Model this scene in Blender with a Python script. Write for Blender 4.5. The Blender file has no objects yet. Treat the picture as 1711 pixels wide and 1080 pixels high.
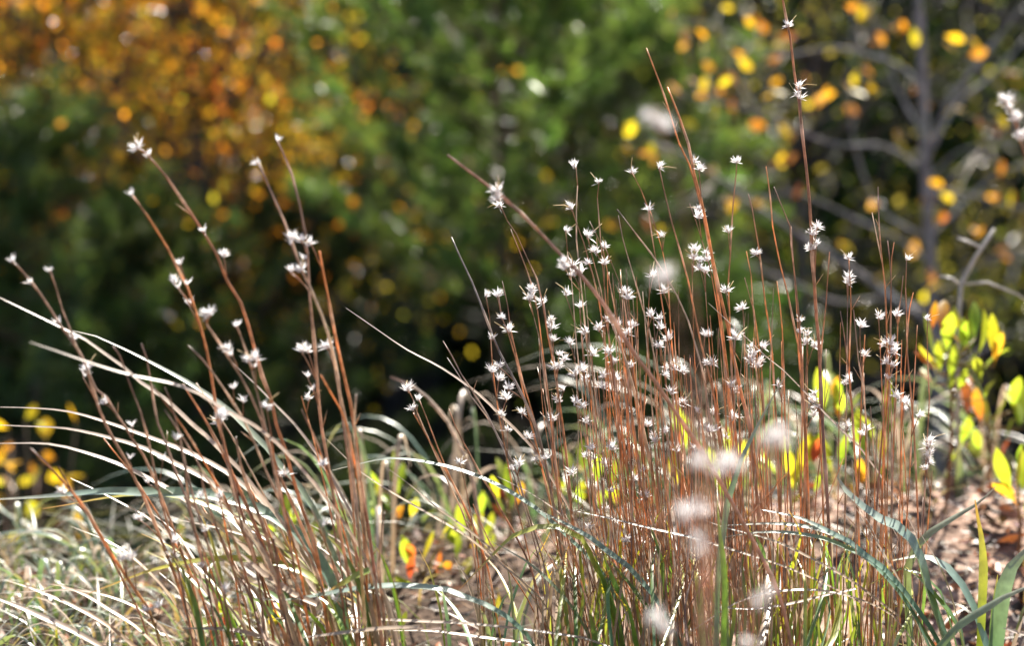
import bpy, math, random
import numpy as np
from mathutils import Vector, Matrix, Quaternion

random.seed(7)
rng = np.random.default_rng(11)
R = math.radians
SC = bpy.context.scene
COL = SC.collection

# ------------------------------------------------------------------ camera, sky, sun, exposure
CAM_H, PITCH, FOCUS = 0.80, R(-5.9), 3.36
FOCAL, SENSOR, FSTOP = 85.0, 36.0, 2.5
SUN_EL, SUN_AZ = R(48), R(22)            # azimuth from +Y (view direction), negative = towards the left
cam_d = bpy.data.cameras.new('camera')
cam = bpy.data.objects.new('camera', cam_d); COL.objects.link(cam)
cam.location = (0, 0, CAM_H); cam.rotation_euler = (R(90) + PITCH, 0, 0)
cam_d.lens, cam_d.sensor_width = FOCAL, SENSOR
cam_d.clip_start, cam_d.clip_end = 0.05, 600
cam_d.dof.use_dof = True; cam_d.dof.focus_distance = FOCUS; cam_d.dof.aperture_fstop = FSTOP
SC.camera = cam

world = bpy.data.worlds.new('World'); SC.world = world; world.use_nodes = True
wn = world.node_tree.nodes; wl = world.node_tree.links
sky = wn.new('ShaderNodeTexSky'); sky.sky_type = 'NISHITA'; sky.sun_disc = False
sky.sun_elevation = SUN_EL; sky.sun_rotation = SUN_AZ
wl.new(sky.outputs[0], wn['Background'].inputs[0]); wn['Background'].inputs[1].default_value = 0.055

sun_dir = Vector((math.sin(SUN_AZ) * math.cos(SUN_EL), math.cos(SUN_AZ) * math.cos(SUN_EL), math.sin(SUN_EL)))
sl = bpy.data.lights.new('sun', 'SUN'); sl.energy = 5.0; sl.angle = R(0.53); sl.color = (1.0, 0.93, 0.82)
sun = bpy.data.objects.new('sun', sl); COL.objects.link(sun)
sun.rotation_euler = (-sun_dir).to_track_quat('-Z', 'Y').to_euler()
vs = SC.view_settings
vs.view_transform = 'Standard'; vs.look = 'None'; vs.exposure = 1.8; vs.gamma = 1.0; vs.use_curve_mapping = False
cy = SC.cycles
cy.use_denoising = True; cy.max_bounces = 8; cy.transparent_max_bounces = 4; cy.diffuse_bounces = 4
cy.sample_clamp_indirect = 4.0; cy.sample_clamp_direct = 40.0; cy.use_adaptive_sampling = False
cy.caustics_reflective = False; cy.caustics_refractive = False

# ------------------------------------------------------------------ helpers
W, H = 1711.0, 1080.0
KX = SENSOR / FOCAL
CF = Vector((0, math.cos(PITCH), math.sin(PITCH))); CU = Vector((0, -math.sin(PITCH), math.cos(PITCH))); CR = Vector((1, 0, 0))
CO = Vector((0, 0, CAM_H))
def P(x, y, d):
    """the point of the place that the photograph shows at (x, y), d metres along the view axis"""
    x, y, d = float(x), float(y), float(d)
    return CO + d * (CF + CR * ((x - W / 2) / W * KX) - CU * ((y - H / 2) / W * KX))
def smooth(a, b, t):
    t = min(1, max(0, (t - a) / (b - a))); return t * t * (3 - 2 * t)
def ground(x, y):
    """height of the ground: a sandy knoll that falls away to the wood behind"""
    rx = smooth(-0.9, 0.9, x)
    r0 = 4.0 + 0.3 * rx
    z = 0.01 * math.sin(3.1 * x + 1.7 * y) + 0.012 * math.sin(5.3 * y - 2.2 * x)
    z += -0.14 + (0.09 + 0.09 * rx) * smooth(3.5, 4.5, y)
    z -= 1.15 * smooth(r0, r0 + 2.7, y)
    z += 4.0 * smooth(26, 70, y)
    return z
def lerp(a, b, t): return tuple(a[i] + (b[i] - a[i]) * t for i in range(len(a)))
def vary(c, s=0.18):
    k = 1 + random.uniform(-s, s)
    return tuple(max(0.002, v * k * (1 + random.uniform(-s, s) * 0.5)) for v in c)
def catmull(pts, n_per=None, step=None):
    """smooth curve through the points (tuples of any length)"""
    p = [np.array(q, float) for q in pts]
    p = [2 * p[0] - p[1]] + p + [2 * p[-1] - p[-2]]
    out = []
    for i in range(1, len(p) - 2):
        a, b, c, d = p[i - 1:i + 3]
        n = n_per or max(1, int(np.hypot(*(c - b)[:2]) / step))
        for k in range(n):
            t = k / n
            out.append(0.5 * (2 * b + (c - a) * t + (2 * a - 5 * b + 4 * c - d) * t * t + (3 * b - 3 * c + d - a) * t ** 3))
    out.append(p[-2]); return out

class MB:
    """collects vertices with a colour and faces; build() links them as one mesh object"""
    def __init__(s): s.v, s.f, s.c = [], [], []
    def face(s, pts, col):
        i = len(s.v); s.v += [tuple(p) for p in pts]; s.c += [col] * len(pts); s.f.append(tuple(range(i, i + len(pts))))
    def tube(s, pts, rad, cols, sides=5, cap=True):
        pts = [Vector(p) for p in pts]; n = len(pts); i0 = len(s.v); ref = None
        for k, p in enumerate(pts):
            t = (pts[min(k + 1, n - 1)] - pts[max(k - 1, 0)])
            t = t.normalized() if t.length > 1e-9 else Vector((0, 0, 1))
            if ref is None: ref = t.orthogonal().normalized()
            u = ref - t * ref.dot(t); u = u.normalized() if u.length > 1e-6 else t.orthogonal().normalized(); ref = u
            w = t.cross(u)
            for a in range(sides):
                an = 2 * math.pi * a / sides
                s.v.append(tuple(p + (u * math.cos(an) + w * math.sin(an)) * rad[k])); s.c.append(cols[k])
        for k in range(n - 1):
            for a in range(sides):
                b = (a + 1) % sides
                s.f.append((i0 + k * sides + a, i0 + k * sides + b, i0 + (k + 1) * sides + b, i0 + (k + 1) * sides + a))
        if cap:
            s.f.append(tuple(i0 + a for a in reversed(range(sides)))); s.f.append(tuple(i0 + (n - 1) * sides + a for a in range(sides)))
    def ribbon(s, pts, wid, wdir, cols, fold=0.25):
        """a blade: three vertices across, slightly folded along the midrib"""
        n = len(pts); i0 = len(s.v)
        for k, p in enumerate(pts):
            p = Vector(p); t = (Vector(pts[min(k + 1, n - 1)]) - Vector(pts[max(k - 1, 0)])).normalized()
            w = Vector(wdir[k]); w = (w - t * w.dot(t)).normalized(); nn = t.cross(w)
            h = wid[k] * 0.5
            s.v += [tuple(p - w * h + nn * h * fold), tuple(p), tuple(p + w * h + nn * h * fold)]
            s.c += [cols[k]] * 3
        for k in range(n - 1):
            a = i0 + 3 * k
            s.f += [(a, a + 1, a + 4, a + 3), (a + 1, a + 2, a + 5, a + 4)]
    def mesh(s, name, mat, origin=(0, 0, 0), smooth_=True):
        me = bpy.data.meshes.new(name)
        v = np.array(s.v, dtype=np.float64) - np.array(origin)
        me.from_pydata([tuple(r) for r in v], [], s.f); me.materials.append(mat)
        a = me.color_attributes.new('Col', 'FLOAT_COLOR', 'POINT')
        c = np.ones((len(s.v), 4), dtype=np.float32); c[:, :3] = np.array(s.c, dtype=np.float32)[:, :3]
        a.data.foreach_set('color', c.ravel())
        if smooth_: me.polygons.foreach_set('use_smooth', [True] * len(me.polygons))
        return me
    def build(s, name, mat, parent=None, origin=(0, 0, 0), smooth_=True):
        o = bpy.data.objects.new(name, s.mesh(name, mat, origin, smooth_)); COL.objects.link(o)
        if parent is not None: o.parent = parent
        return o
def thing(name, loc, label, cat, group=None):
    o = bpy.data.objects.new(name, None); COL.objects.link(o); o.location = loc; o.empty_display_size = 0.05
    o['label'] = label; o['category'] = cat
    if group: o['group'] = group
    return o
def tag(o, label, cat=None, kind=None):
    o['label'] = label
    if cat: o['category'] = cat
    if kind: o['kind'] = kind
    return o

# ------------------------------------------------------------------ materials
def new_mat(name):
    m = bpy.data.materials.new(name); m.use_nodes = True; nt = m.node_tree
    return m, nt, nt.nodes['Principled BSDF'], nt.nodes['Material Output']
def plant_mat(name, rough, spec, trans, tint=(1, 1, 1), noise=0.25, scale=60.0, objvar=0.0, tboost=1.3):
    """colour from the plant's own pigment (per vertex) with fine streaks; part of the light passes through"""
    m, nt, b, out = new_mat(name); N, L = nt.nodes, nt.links
    at = N.new('ShaderNodeAttribute'); at.attribute_name = 'Col'
    tc = N.new('ShaderNodeTexCoord')
    nz = N.new('ShaderNodeTexNoise'); nz.inputs['Scale'].default_value = scale; nz.inputs['Detail'].default_value = 3
    L.new(tc.outputs['Object'], nz.inputs['Vector'])
    mr = N.new('ShaderNodeMapRange'); mr.inputs[1].default_value = 0.3; mr.inputs[2].default_value = 0.7
    mr.inputs[3].default_value = 1 - noise; mr.inputs[4].default_value = 1 + noise
    L.new(nz.outputs[0], mr.inputs[0])
    mx = N.new('ShaderNodeVectorMath'); mx.operation = 'SCALE'
    L.new(at.outputs['Color'], mx.inputs[0]); L.new(mr.outputs[0], mx.inputs['Scale'])
    col = mx.outputs[0]
    if objvar:
        oi = N.new('ShaderNodeObjectInfo'); m2 = N.new('ShaderNodeMapRange')
        m2.inputs[3].default_value = 1 - objvar; m2.inputs[4].default_value = 1 + objvar
        L.new(oi.outputs['Random'], m2.inputs[0])
        hs = N.new('ShaderNodeHueSaturation'); L.new(col, hs.inputs['Color']); L.new(m2.outputs[0], hs.inputs['Value'])
        m3 = N.new('ShaderNodeMapRange'); m3.inputs[3].default_value = 0.5 - objvar * 0.07; m3.inputs[4].default_value = 0.5 + objvar * 0.07
        L.new(oi.outputs['Random'], m3.inputs[0]); L.new(m3.outputs[0], hs.inputs['Hue'])
        col = hs.outputs[0]
    L.new(col, b.inputs['Base Color']); b.inputs['Roughness'].default_value = rough; b.inputs['Specular IOR Level'].default_value = spec
    if trans:
        tr = N.new('ShaderNodeBsdfTranslucent'); sc = N.new('ShaderNodeVectorMath'); sc.operation = 'MULTIPLY'
        sc.inputs[1].default_value = tuple(tboost * t for t in tint); L.new(col, sc.inputs[0]); L.new(sc.outputs[0], tr.inputs[0])
        ms = N.new('ShaderNodeMixShader'); ms.inputs[0].default_value = trans
        L.new(b.outputs[0], ms.inputs[1]); L.new(tr.outputs[0], ms.inputs[2]); L.new(ms.outputs[0], out.inputs[0])
    return m
M = {
    'stem': plant_mat('dry_stem', 0.34, 0.6, 0.36, noise=0.35, scale=90, tint=(1.0, 1.05, 1.1)),
    'blade': plant_mat('grass_blade', 0.38, 0.9, 0.25, tint=(1.25, 1.2, 0.5), noise=0.22, scale=70, tboost=1.6),
    'dead': plant_mat('dead_blade', 0.36, 0.55, 0.3, noise=0.25, scale=80),
    'fluff': plant_mat('white_fluff', 0.6, 0.3, 0.5, noise=0.03, scale=40, tboost=1.0),
    'leaf': plant_mat('seedling_leaf', 0.36, 0.45, 0.5, tint=(1.1, 1.05, 0.6), noise=0.2, scale=45, objvar=0.22, tboost=1.3),
    'tree_leaf': plant_mat('tree_leaf', 0.23, 0.75, 0.55, tint=(1.1, 1.0, 0.6), noise=0.15, scale=30, tboost=1.6),
    'needle': plant_mat('pine_needle', 0.30, 0.65, 0.5, tint=(1.1, 1.1, 0.6), noise=0.2, scale=12),
    'far_leaf': plant_mat('far_foliage', 0.55, 0.2, 0.25, tint=(1.1, 1.1, 0.5), noise=0.2, scale=8),
    'bark': plant_mat('bark', 0.8, 0.3, 0, noise=0.45, scale=35),
    'litter': plant_mat('leaf_litter', 0.5, 0.45, 0.15, noise=0.3, scale=40),
}
def soil_mat():
    m, nt, b, out = new_mat('sandy_soil'); N, L = nt.nodes, nt.links
    tc = N.new('ShaderNodeTexCoord')
    n1 = N.new('ShaderNodeTexNoise'); n1.inputs['Scale'].default_value = 2.6; n1.inputs['Detail'].default_value = 5
    n2 = N.new('ShaderNodeTexNoise'); n2.inputs['Scale'].default_value = 60; n2.inputs['Detail'].default_value = 6
    n3 = N.new('ShaderNodeTexNoise'); n3.inputs['Scale'].default_value = 14; n3.inputs['Detail'].default_value = 4
    for n in (n1, n2, n3): L.new(tc.outputs['Object'], n.inputs['Vector'])
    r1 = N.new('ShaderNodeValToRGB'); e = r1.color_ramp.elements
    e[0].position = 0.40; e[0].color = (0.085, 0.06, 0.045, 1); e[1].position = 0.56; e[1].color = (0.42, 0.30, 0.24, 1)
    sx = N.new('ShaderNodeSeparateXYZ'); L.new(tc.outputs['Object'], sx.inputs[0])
    mk = N.new('ShaderNodeMapRange'); mk.inputs[1].default_value = -.1; mk.inputs[2].default_value = .45; mk.inputs[3].default_value = -.16; mk.inputs[4].default_value = .04  # sand gives way leftwards to dark mould, with the shadows there painted in too
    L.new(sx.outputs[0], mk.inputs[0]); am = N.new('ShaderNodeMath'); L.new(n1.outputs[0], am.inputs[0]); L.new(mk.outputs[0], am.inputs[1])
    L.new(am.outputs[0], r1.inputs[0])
    r2 = N.new('ShaderNodeValToRGB'); e = r2.color_ramp.elements
    e[0].position = 0.35; e[0].color = (0.5, 0.45, 0.42, 1); e[1].position = 0.65; e[1].color = (1.15, 1.1, 1.05, 1)
    L.new(n2.outputs[0], r2.inputs[0])
    mx = N.new('ShaderNodeMix'); mx.data_type = 'RGBA'; mx.blend_type = 'MULTIPLY'; mx.inputs[0].default_value = 1
    L.new(r1.outputs[0], mx.inputs[6]); L.new(r2.outputs[0], mx.inputs[7])
    # beyond the knoll the floor is dark leaf mould
    mr = N.new('ShaderNodeMapRange'); mr.inputs[1].default_value = 4.6; mr.inputs[2].default_value = 5.6; L.new(sx.outputs[1], mr.inputs[0])
    m2 = N.new('ShaderNodeMix'); m2.data_type = 'RGBA'; L.new(mr.outputs[0], m2.inputs[0]); L.new(mx.outputs[2], m2.inputs[6]); m2.inputs[7].default_value = (0.03, 0.023, 0.016, 1)
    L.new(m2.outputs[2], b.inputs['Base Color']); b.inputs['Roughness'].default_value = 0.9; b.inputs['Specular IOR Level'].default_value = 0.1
    bp = N.new('ShaderNodeBump'); bp.inputs['Strength'].default_value = 0.8; bp.inputs['Distance'].default_value = 0.01
    ad = N.new('ShaderNodeMath'); L.new(n2.outputs[0], ad.inputs[0]); L.new(n3.outputs[0], ad.inputs[1]); L.new(ad.outputs[0], bp.inputs['Height'])
    L.new(bp.outputs[0], b.inputs['Normal']); return m
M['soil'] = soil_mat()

# ------------------------------------------------------------------ ground
def build_ground():
    xs = sorted(set([-150, -90, -50, -30, -18] + [round(-12 + 0.6 * i, 3) for i in range(41)] + [round(-2 + 0.06 * i, 3) for i in range(67)] + [18, 30, 50, 90, 150]))
    ys = sorted(set([-40, -20, -10, -5, -2, 0] + [round(0.4 + 0.4 * i, 3) for i in range(6)] + [round(2.4 + 0.06 * i, 3) for i in range(60)] + [round(6 + 0.5 * i, 3) for i in range(48)] + [32, 36, 40, 45, 50, 55, 60, 80, 120, 180]))
    mb = MB()
    for y in ys:
        for x in xs:
            mb.v.append((x, y, ground(x, y) + (random.uniform(-.006, .006) if abs(x) < 2 and 2.4 < y < 6 else 0))); mb.c.append((.3, .2, .15))
    n = len(xs)
    for j in range(len(ys) - 1):
        for i in range(n - 1):
            mb.f.append((j * n + i, j * n + i + 1, (j + 1) * n + i + 1, (j + 1) * n + i))
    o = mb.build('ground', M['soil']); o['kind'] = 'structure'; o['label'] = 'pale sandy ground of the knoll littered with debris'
build_ground()

# ------------------------------------------------------------------ trees behind
def leaf_face(mb, p, size, col, nrm=None, aspect=0.6):
    """one small folded leaf of four faces"""
    n = Vector(nrm) if nrm is not None else Vector((random.gauss(0, 1), random.gauss(0, 1), random.gauss(0, 1)))
    n = n.normalized() if n.length > 1e-6 else Vector((0, 0, 1))
    u = n.orthogonal().normalized(); u = Quaternion(n, random.uniform(0, 6.283)) @ u; w = n.cross(u)
    L_, B_ = size * 0.5, size * 0.5 * aspect; p = Vector(p); f = n * B_ * 0.35
    a, c = p - u * L_, p + u * L_; m = p - f
    i = len(mb.v)
    for q in (a, p + w * B_ - u * L_ * .1, c, p - w * B_ - u * L_ * .1, m): mb.v.append(tuple(q)); mb.c.append(col)
    mb.f += [(i, i + 4, i + 1), (i + 1, i + 4, i + 2), (i, i + 3, i + 4), (i + 3, i + 2, i + 4)]
BARK = (0.10, 0.085, 0.075)
def broadleaf(x, y, h, rad, palette, label, zlow=0.25, clumps=60, per=40, leaf=0.05, spread=0.22, bark=BARK, name='broadleaf_tree', trunk_r=0.05, lean=0.0):
    z0 = ground(x, y) - 0.03
    t = thing(name, (x, y, z0), label, 'tree')
    tr = MB(); top = Vector((lean, 0, h * 0.93))
    tp = [Vector((lean * (k / 8) ** 1.5 + random.uniform(-.03, .03) * (k > 0), random.uniform(-.03, .03) * (k > 0), h * 0.93 * k / 8)) for k in range(9)]
    tr.tube(tp, [trunk_r * (1 - 0.85 * k / 8) for k in range(9)], [vary(bark, .15) for _ in tp], 7)
    cr = MB(); limbs = []
    for c in range(clumps):
        fz = zlow + (1 - zlow) * random.random() ** 0.9
        env = math.sin(math.pi * min(1, (fz - zlow) / (1 - zlow) * 0.75 + 0.22)) ** 0.7
        an = random.uniform(0, 6.283); rr = rad * env * math.sqrt(random.uniform(0.15, 1.0))
        cpos = Vector((lean * fz ** 1.5 + rr * math.cos(an), rr * math.sin(an), h * fz))
        a = tp[max(1, min(7, int((fz - 0.12) * 8)))]
        mid = (a + cpos) * 0.5 + Vector((0, 0, -0.06 * rr))
        if c % 2 == 0:
            tr.tube([a, mid, cpos], [trunk_r * 0.32, trunk_r * 0.2, trunk_r * 0.08], [vary(bark)] * 3, 5)
        base = random.choice(palette); sp = spread * random.uniform(0.6, 1.3)
        for k in range(int(per * random.uniform(.5, 1.4))):
            q = cpos + Vector((random.gauss(0, sp), random.gauss(0, sp), random.gauss(0, sp * 0.6)))
            if q.z < 0.1: continue
            leaf_face(cr, q, leaf * random.uniform(.6, 1.25), vary(base, .25), (random.gauss(0, .7), random.gauss(0, .7), random.gauss(.5, .6)))
    tr.build('trunk', M['bark'], t); cr.build('crown', M['far_leaf' if palette[0] == DARK[0] else 'tree_leaf'], t)
    return t
def pine(x, y, h, rad, label, col=(0.06, 0.12, 0.025), shoots=420, needles=52, name='young_pine', nl=0.075, width=0.0033, power=0.8, low=0.05):
    z0 = ground(x, y) - 0.03
    t = thing(name, (x, y, z0), label, 'tree')
    tr, cr = MB(), MB()
    tp = [Vector((random.uniform(-.02, .02) * (k > 0), random.uniform(-.02, .02) * (k > 0), h * k / 10)) for k in range(11)]
    tr.tube(tp, [0.018 * h / 3 * (1 - 0.9 * k / 10) for k in range(11)], [vary((0.12, 0.075, 0.05), .15) for _ in tp], 7)
    nb = int(h * 22 * (1 - low * .6))
    per = max(3, shoots // nb)
    for b in range(nb):
        fz = low + (0.98 - low) * (b / nb) ** 0.95
        an = b * 2.39996 + random.uniform(-.4, .4); L_ = rad * (1 - fz) ** power * random.uniform(0.75, 1.15) + 0.06
        rise = 0.25 + 0.75 * fz
        d = Vector((math.cos(an), math.sin(an), 0))
        a = Vector((0, 0, h * fz)); pts = [a + d * L_ * s + Vector((0, 0, L_ * rise * s ** 1.6 * 0.8)) for s in (0, .35, .7, 1.0)]
        tr.tube(pts, [0.010, 0.007, 0.005, 0.003], [vary((0.11, 0.07, 0.045))] * 4, 4, cap=False)
        for k in range(per):
            s = random.uniform(0.15, 1.0) if k else 1.0
            o = a + d * L_ * s + Vector((0, 0, L_ * rise * s ** 1.6 * 0.8))
            ax = (d + Vector((random.gauss(0, .7), random.gauss(0, .7), random.uniform(.3, 1.6)))).normalized()
            sl_ = random.uniform(0.08, 0.16); cc = vary(col, .3)
            if k: o = o + Vector((random.gauss(0, .03), random.gauss(0, .03), random.gauss(0, .03)))
            for q in range(needles):
                f = random.random(); base = o + ax * sl_ * f
                nd = (ax * random.uniform(.5, 1.1) + Vector((random.gauss(0, 1), random.gauss(0, 1), random.gauss(0, 1))).normalized()).normalized()
                ln = nl * random.uniform(.6, 1.1); sd = nd.orthogonal().normalized() * width
                sd = Quaternion(nd, random.uniform(0, 6.28)) @ sd
                i = len(cr.v); cr.v += [tuple(base - sd), tuple(base + sd), tuple(base + nd * ln)]; cr.c += [cc, cc, lerp(cc, (0.10, 0.13, 0.04), .4)]; cr.f.append((i, i + 1, i + 2))
    tr.build('trunk', M['bark'], t); cr.build('crown', M['needle'], t, smooth_=False)
    return t
def bx(px, d): return (px - W / 2) / W * KX * d

ORANGE = [(0.66, 0.27, 0.035), (0.72, 0.36, 0.04), (0.74, 0.50, 0.05), (0.55, 0.19, 0.04), (0.68, 0.55, 0.06), (0.50, 0.46, 0.07)]
YELLOW = [(0.55, 0.42, 0.04), (0.42, 0.38, 0.05), (0.30, 0.32, 0.05), (0.60, 0.36, 0.04)]
OLIVE = [(0.09, 0.11, 0.025), (0.07, 0.10, 0.022), (0.13, 0.13, 0.03), (0.22, 0.20, 0.04)]
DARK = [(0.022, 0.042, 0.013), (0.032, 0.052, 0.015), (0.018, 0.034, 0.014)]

pine(bx(835, 8.3), 8.3, 3.3, 1.15, 'bright green young pine standing in the middle behind the grass', shoots=820, needles=76, col=(0.145, 0.225, 0.065), low=0.34)
pine(bx(230, 8.8), 8.8, 1.5, 0.95, 'low dark green pine under the orange leaves', shoots=620, col=(0.08, 0.13, 0.045))
pine(bx(50, 8.4), 8.4, 1.9, 0.8, 'green pine at the edge of the wood, leftmost of the pines', shoots=620, col=(0.10, 0.16, 0.055))
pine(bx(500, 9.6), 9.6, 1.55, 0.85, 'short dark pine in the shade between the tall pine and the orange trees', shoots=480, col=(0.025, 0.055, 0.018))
pine(bx(1040, 9.8), 9.8, 2.4, 0.45, 'slim green pine just behind the bright middle pine', shoots=260, col=(0.04, 0.075, 0.02))
pine(bx(1150, 7.6), 7.6, 1.25, 0.8, 'low spreading pine behind the tall grass stems', shoots=520, col=(0.045, 0.09, 0.025))
broadleaf(bx(60, 9.9), 9.9, 3.6, 1.15, ORANGE, 'orange leaved tree filling the corner above the pines', zlow=0.42, clumps=120, per=70, leaf=0.042)
broadleaf(bx(330, 9.5), 9.5, 3.1, 0.85, ORANGE[:3] + YELLOW[:2], 'orange and yellow tree hanging down between the pines', zlow=0.38, clumps=85, per=52, leaf=0.040)
broadleaf(bx(545, 10.6), 10.6, 3.1, 0.85, YELLOW + YELLOW + OLIVE, 'yellow green tree left of the middle pine', zlow=0.3, clumps=85, per=54, leaf=0.038)
broadleaf(bx(1340, 10.5), 10.5, 4.2, 1.4, OLIVE, 'olive green tree behind the yellow leaved sapling', zlow=0.15, clumps=165, per=62, leaf=0.042)
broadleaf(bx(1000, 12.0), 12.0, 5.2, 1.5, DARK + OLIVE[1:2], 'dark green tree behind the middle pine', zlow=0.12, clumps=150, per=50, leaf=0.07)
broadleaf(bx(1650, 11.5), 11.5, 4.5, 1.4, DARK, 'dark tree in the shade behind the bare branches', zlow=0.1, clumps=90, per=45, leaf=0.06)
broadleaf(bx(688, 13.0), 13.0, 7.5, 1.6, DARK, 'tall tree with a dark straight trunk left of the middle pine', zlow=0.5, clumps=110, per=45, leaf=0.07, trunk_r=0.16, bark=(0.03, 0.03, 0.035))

def treeline():
    """the wood behind, one dark mass of trunks and leaves"""
    mb, lf = MB(), MB()
    for i in range(95):
        x = random.uniform(-19, 19); y = random.uniform(14.5, 24); z = ground(x, y); h = random.uniform(2.6, 3.4) + 4.5 * smooth(-.3, 1.6, x)
        tp = [Vector((x + random.uniform(-.1, .1), y + random.uniform(-.1, .1), z + h * k / 4)) for k in range(5)]
        r = random.uniform(.06, .16); mb.tube(tp, [r * (1 - .18 * k) for k in range(5)], [vary((0.05, 0.045, 0.04))] * 5, 6)
    for i in range(56000):
        low_ = i % 4 == 0
        x = random.uniform(-9, 9) if low_ else random.uniform(-19, 19); y = random.uniform(13.6, 17) if low_ else random.uniform(14, 24); z = ground(x, y)
        hz = random.random() ** 1.6 * (2.8 + 4.7 * smooth(-.3, 1.6, x - .2 * (y - 14))) * (0.82 + .18 * math.sin(x * 1.3 + y))
        if low_: hz = random.uniform(0, 3.4)
        elif math.sin(x * 2.1 + 1.3 * math.sin(y)) + math.sin(hz * 1.7 + x) < -0.9: continue
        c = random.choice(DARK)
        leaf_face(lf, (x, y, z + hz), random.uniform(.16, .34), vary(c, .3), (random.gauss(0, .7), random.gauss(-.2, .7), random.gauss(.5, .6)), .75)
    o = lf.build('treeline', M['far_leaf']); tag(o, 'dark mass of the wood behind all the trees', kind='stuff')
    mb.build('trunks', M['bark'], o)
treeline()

# ------------------------------------------------------------------ the bare sapling with yellow leaves, behind right
def leaf_mesh(name, L_, B_, cols, mat, curl=0.15, tipw=0.0, neck=0.08):
    """a broad leaf along +Z: petiole, folded blade with a midrib, widest above the middle"""
    mb = MB(); n = 9
    prof = []
    for k in range(n):
        s = k / (n - 1)
        w = math.sin(math.pi * min(1, max(0, (s - neck) / (1 - neck))) ** 1.15) ** 0.8 if s > neck else 0.03
        prof.append(max(0.03, w) * (1 if k < n - 1 else 0.1))
    pts = [Vector((0, -curl * L_ * (k / (n - 1)) ** 2, L_ * k / (n - 1))) for k in range(n)]
    cl = [lerp(cols[0], cols[1], (k / (n - 1))) for k in range(n)]
    mb.ribbon(pts, [B_ * w for w in prof], [(1, 0, 0)] * n, cl, fold=0.28)
    return mb.mesh(name, mat)
def place_leaf(me, parent, loc, direction, roll, scale=1.0, name='leaf'):
    o = bpy.data.objects.new(name, me); COL.objects.link(o); o.parent = parent
    d = Vector(direction).normalized()
    o.rotation_mode = 'QUATERNION'; o.rotation_quaternion = d.to_track_quat('Z', 'Y') @ Quaternion((0, 0, 1), roll)
    o.location = loc; o.scale = (scale,) * 3
    return o
def parse(s): return [tuple(float(v) for v in q.split(',')) for q in s.split()]

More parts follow.
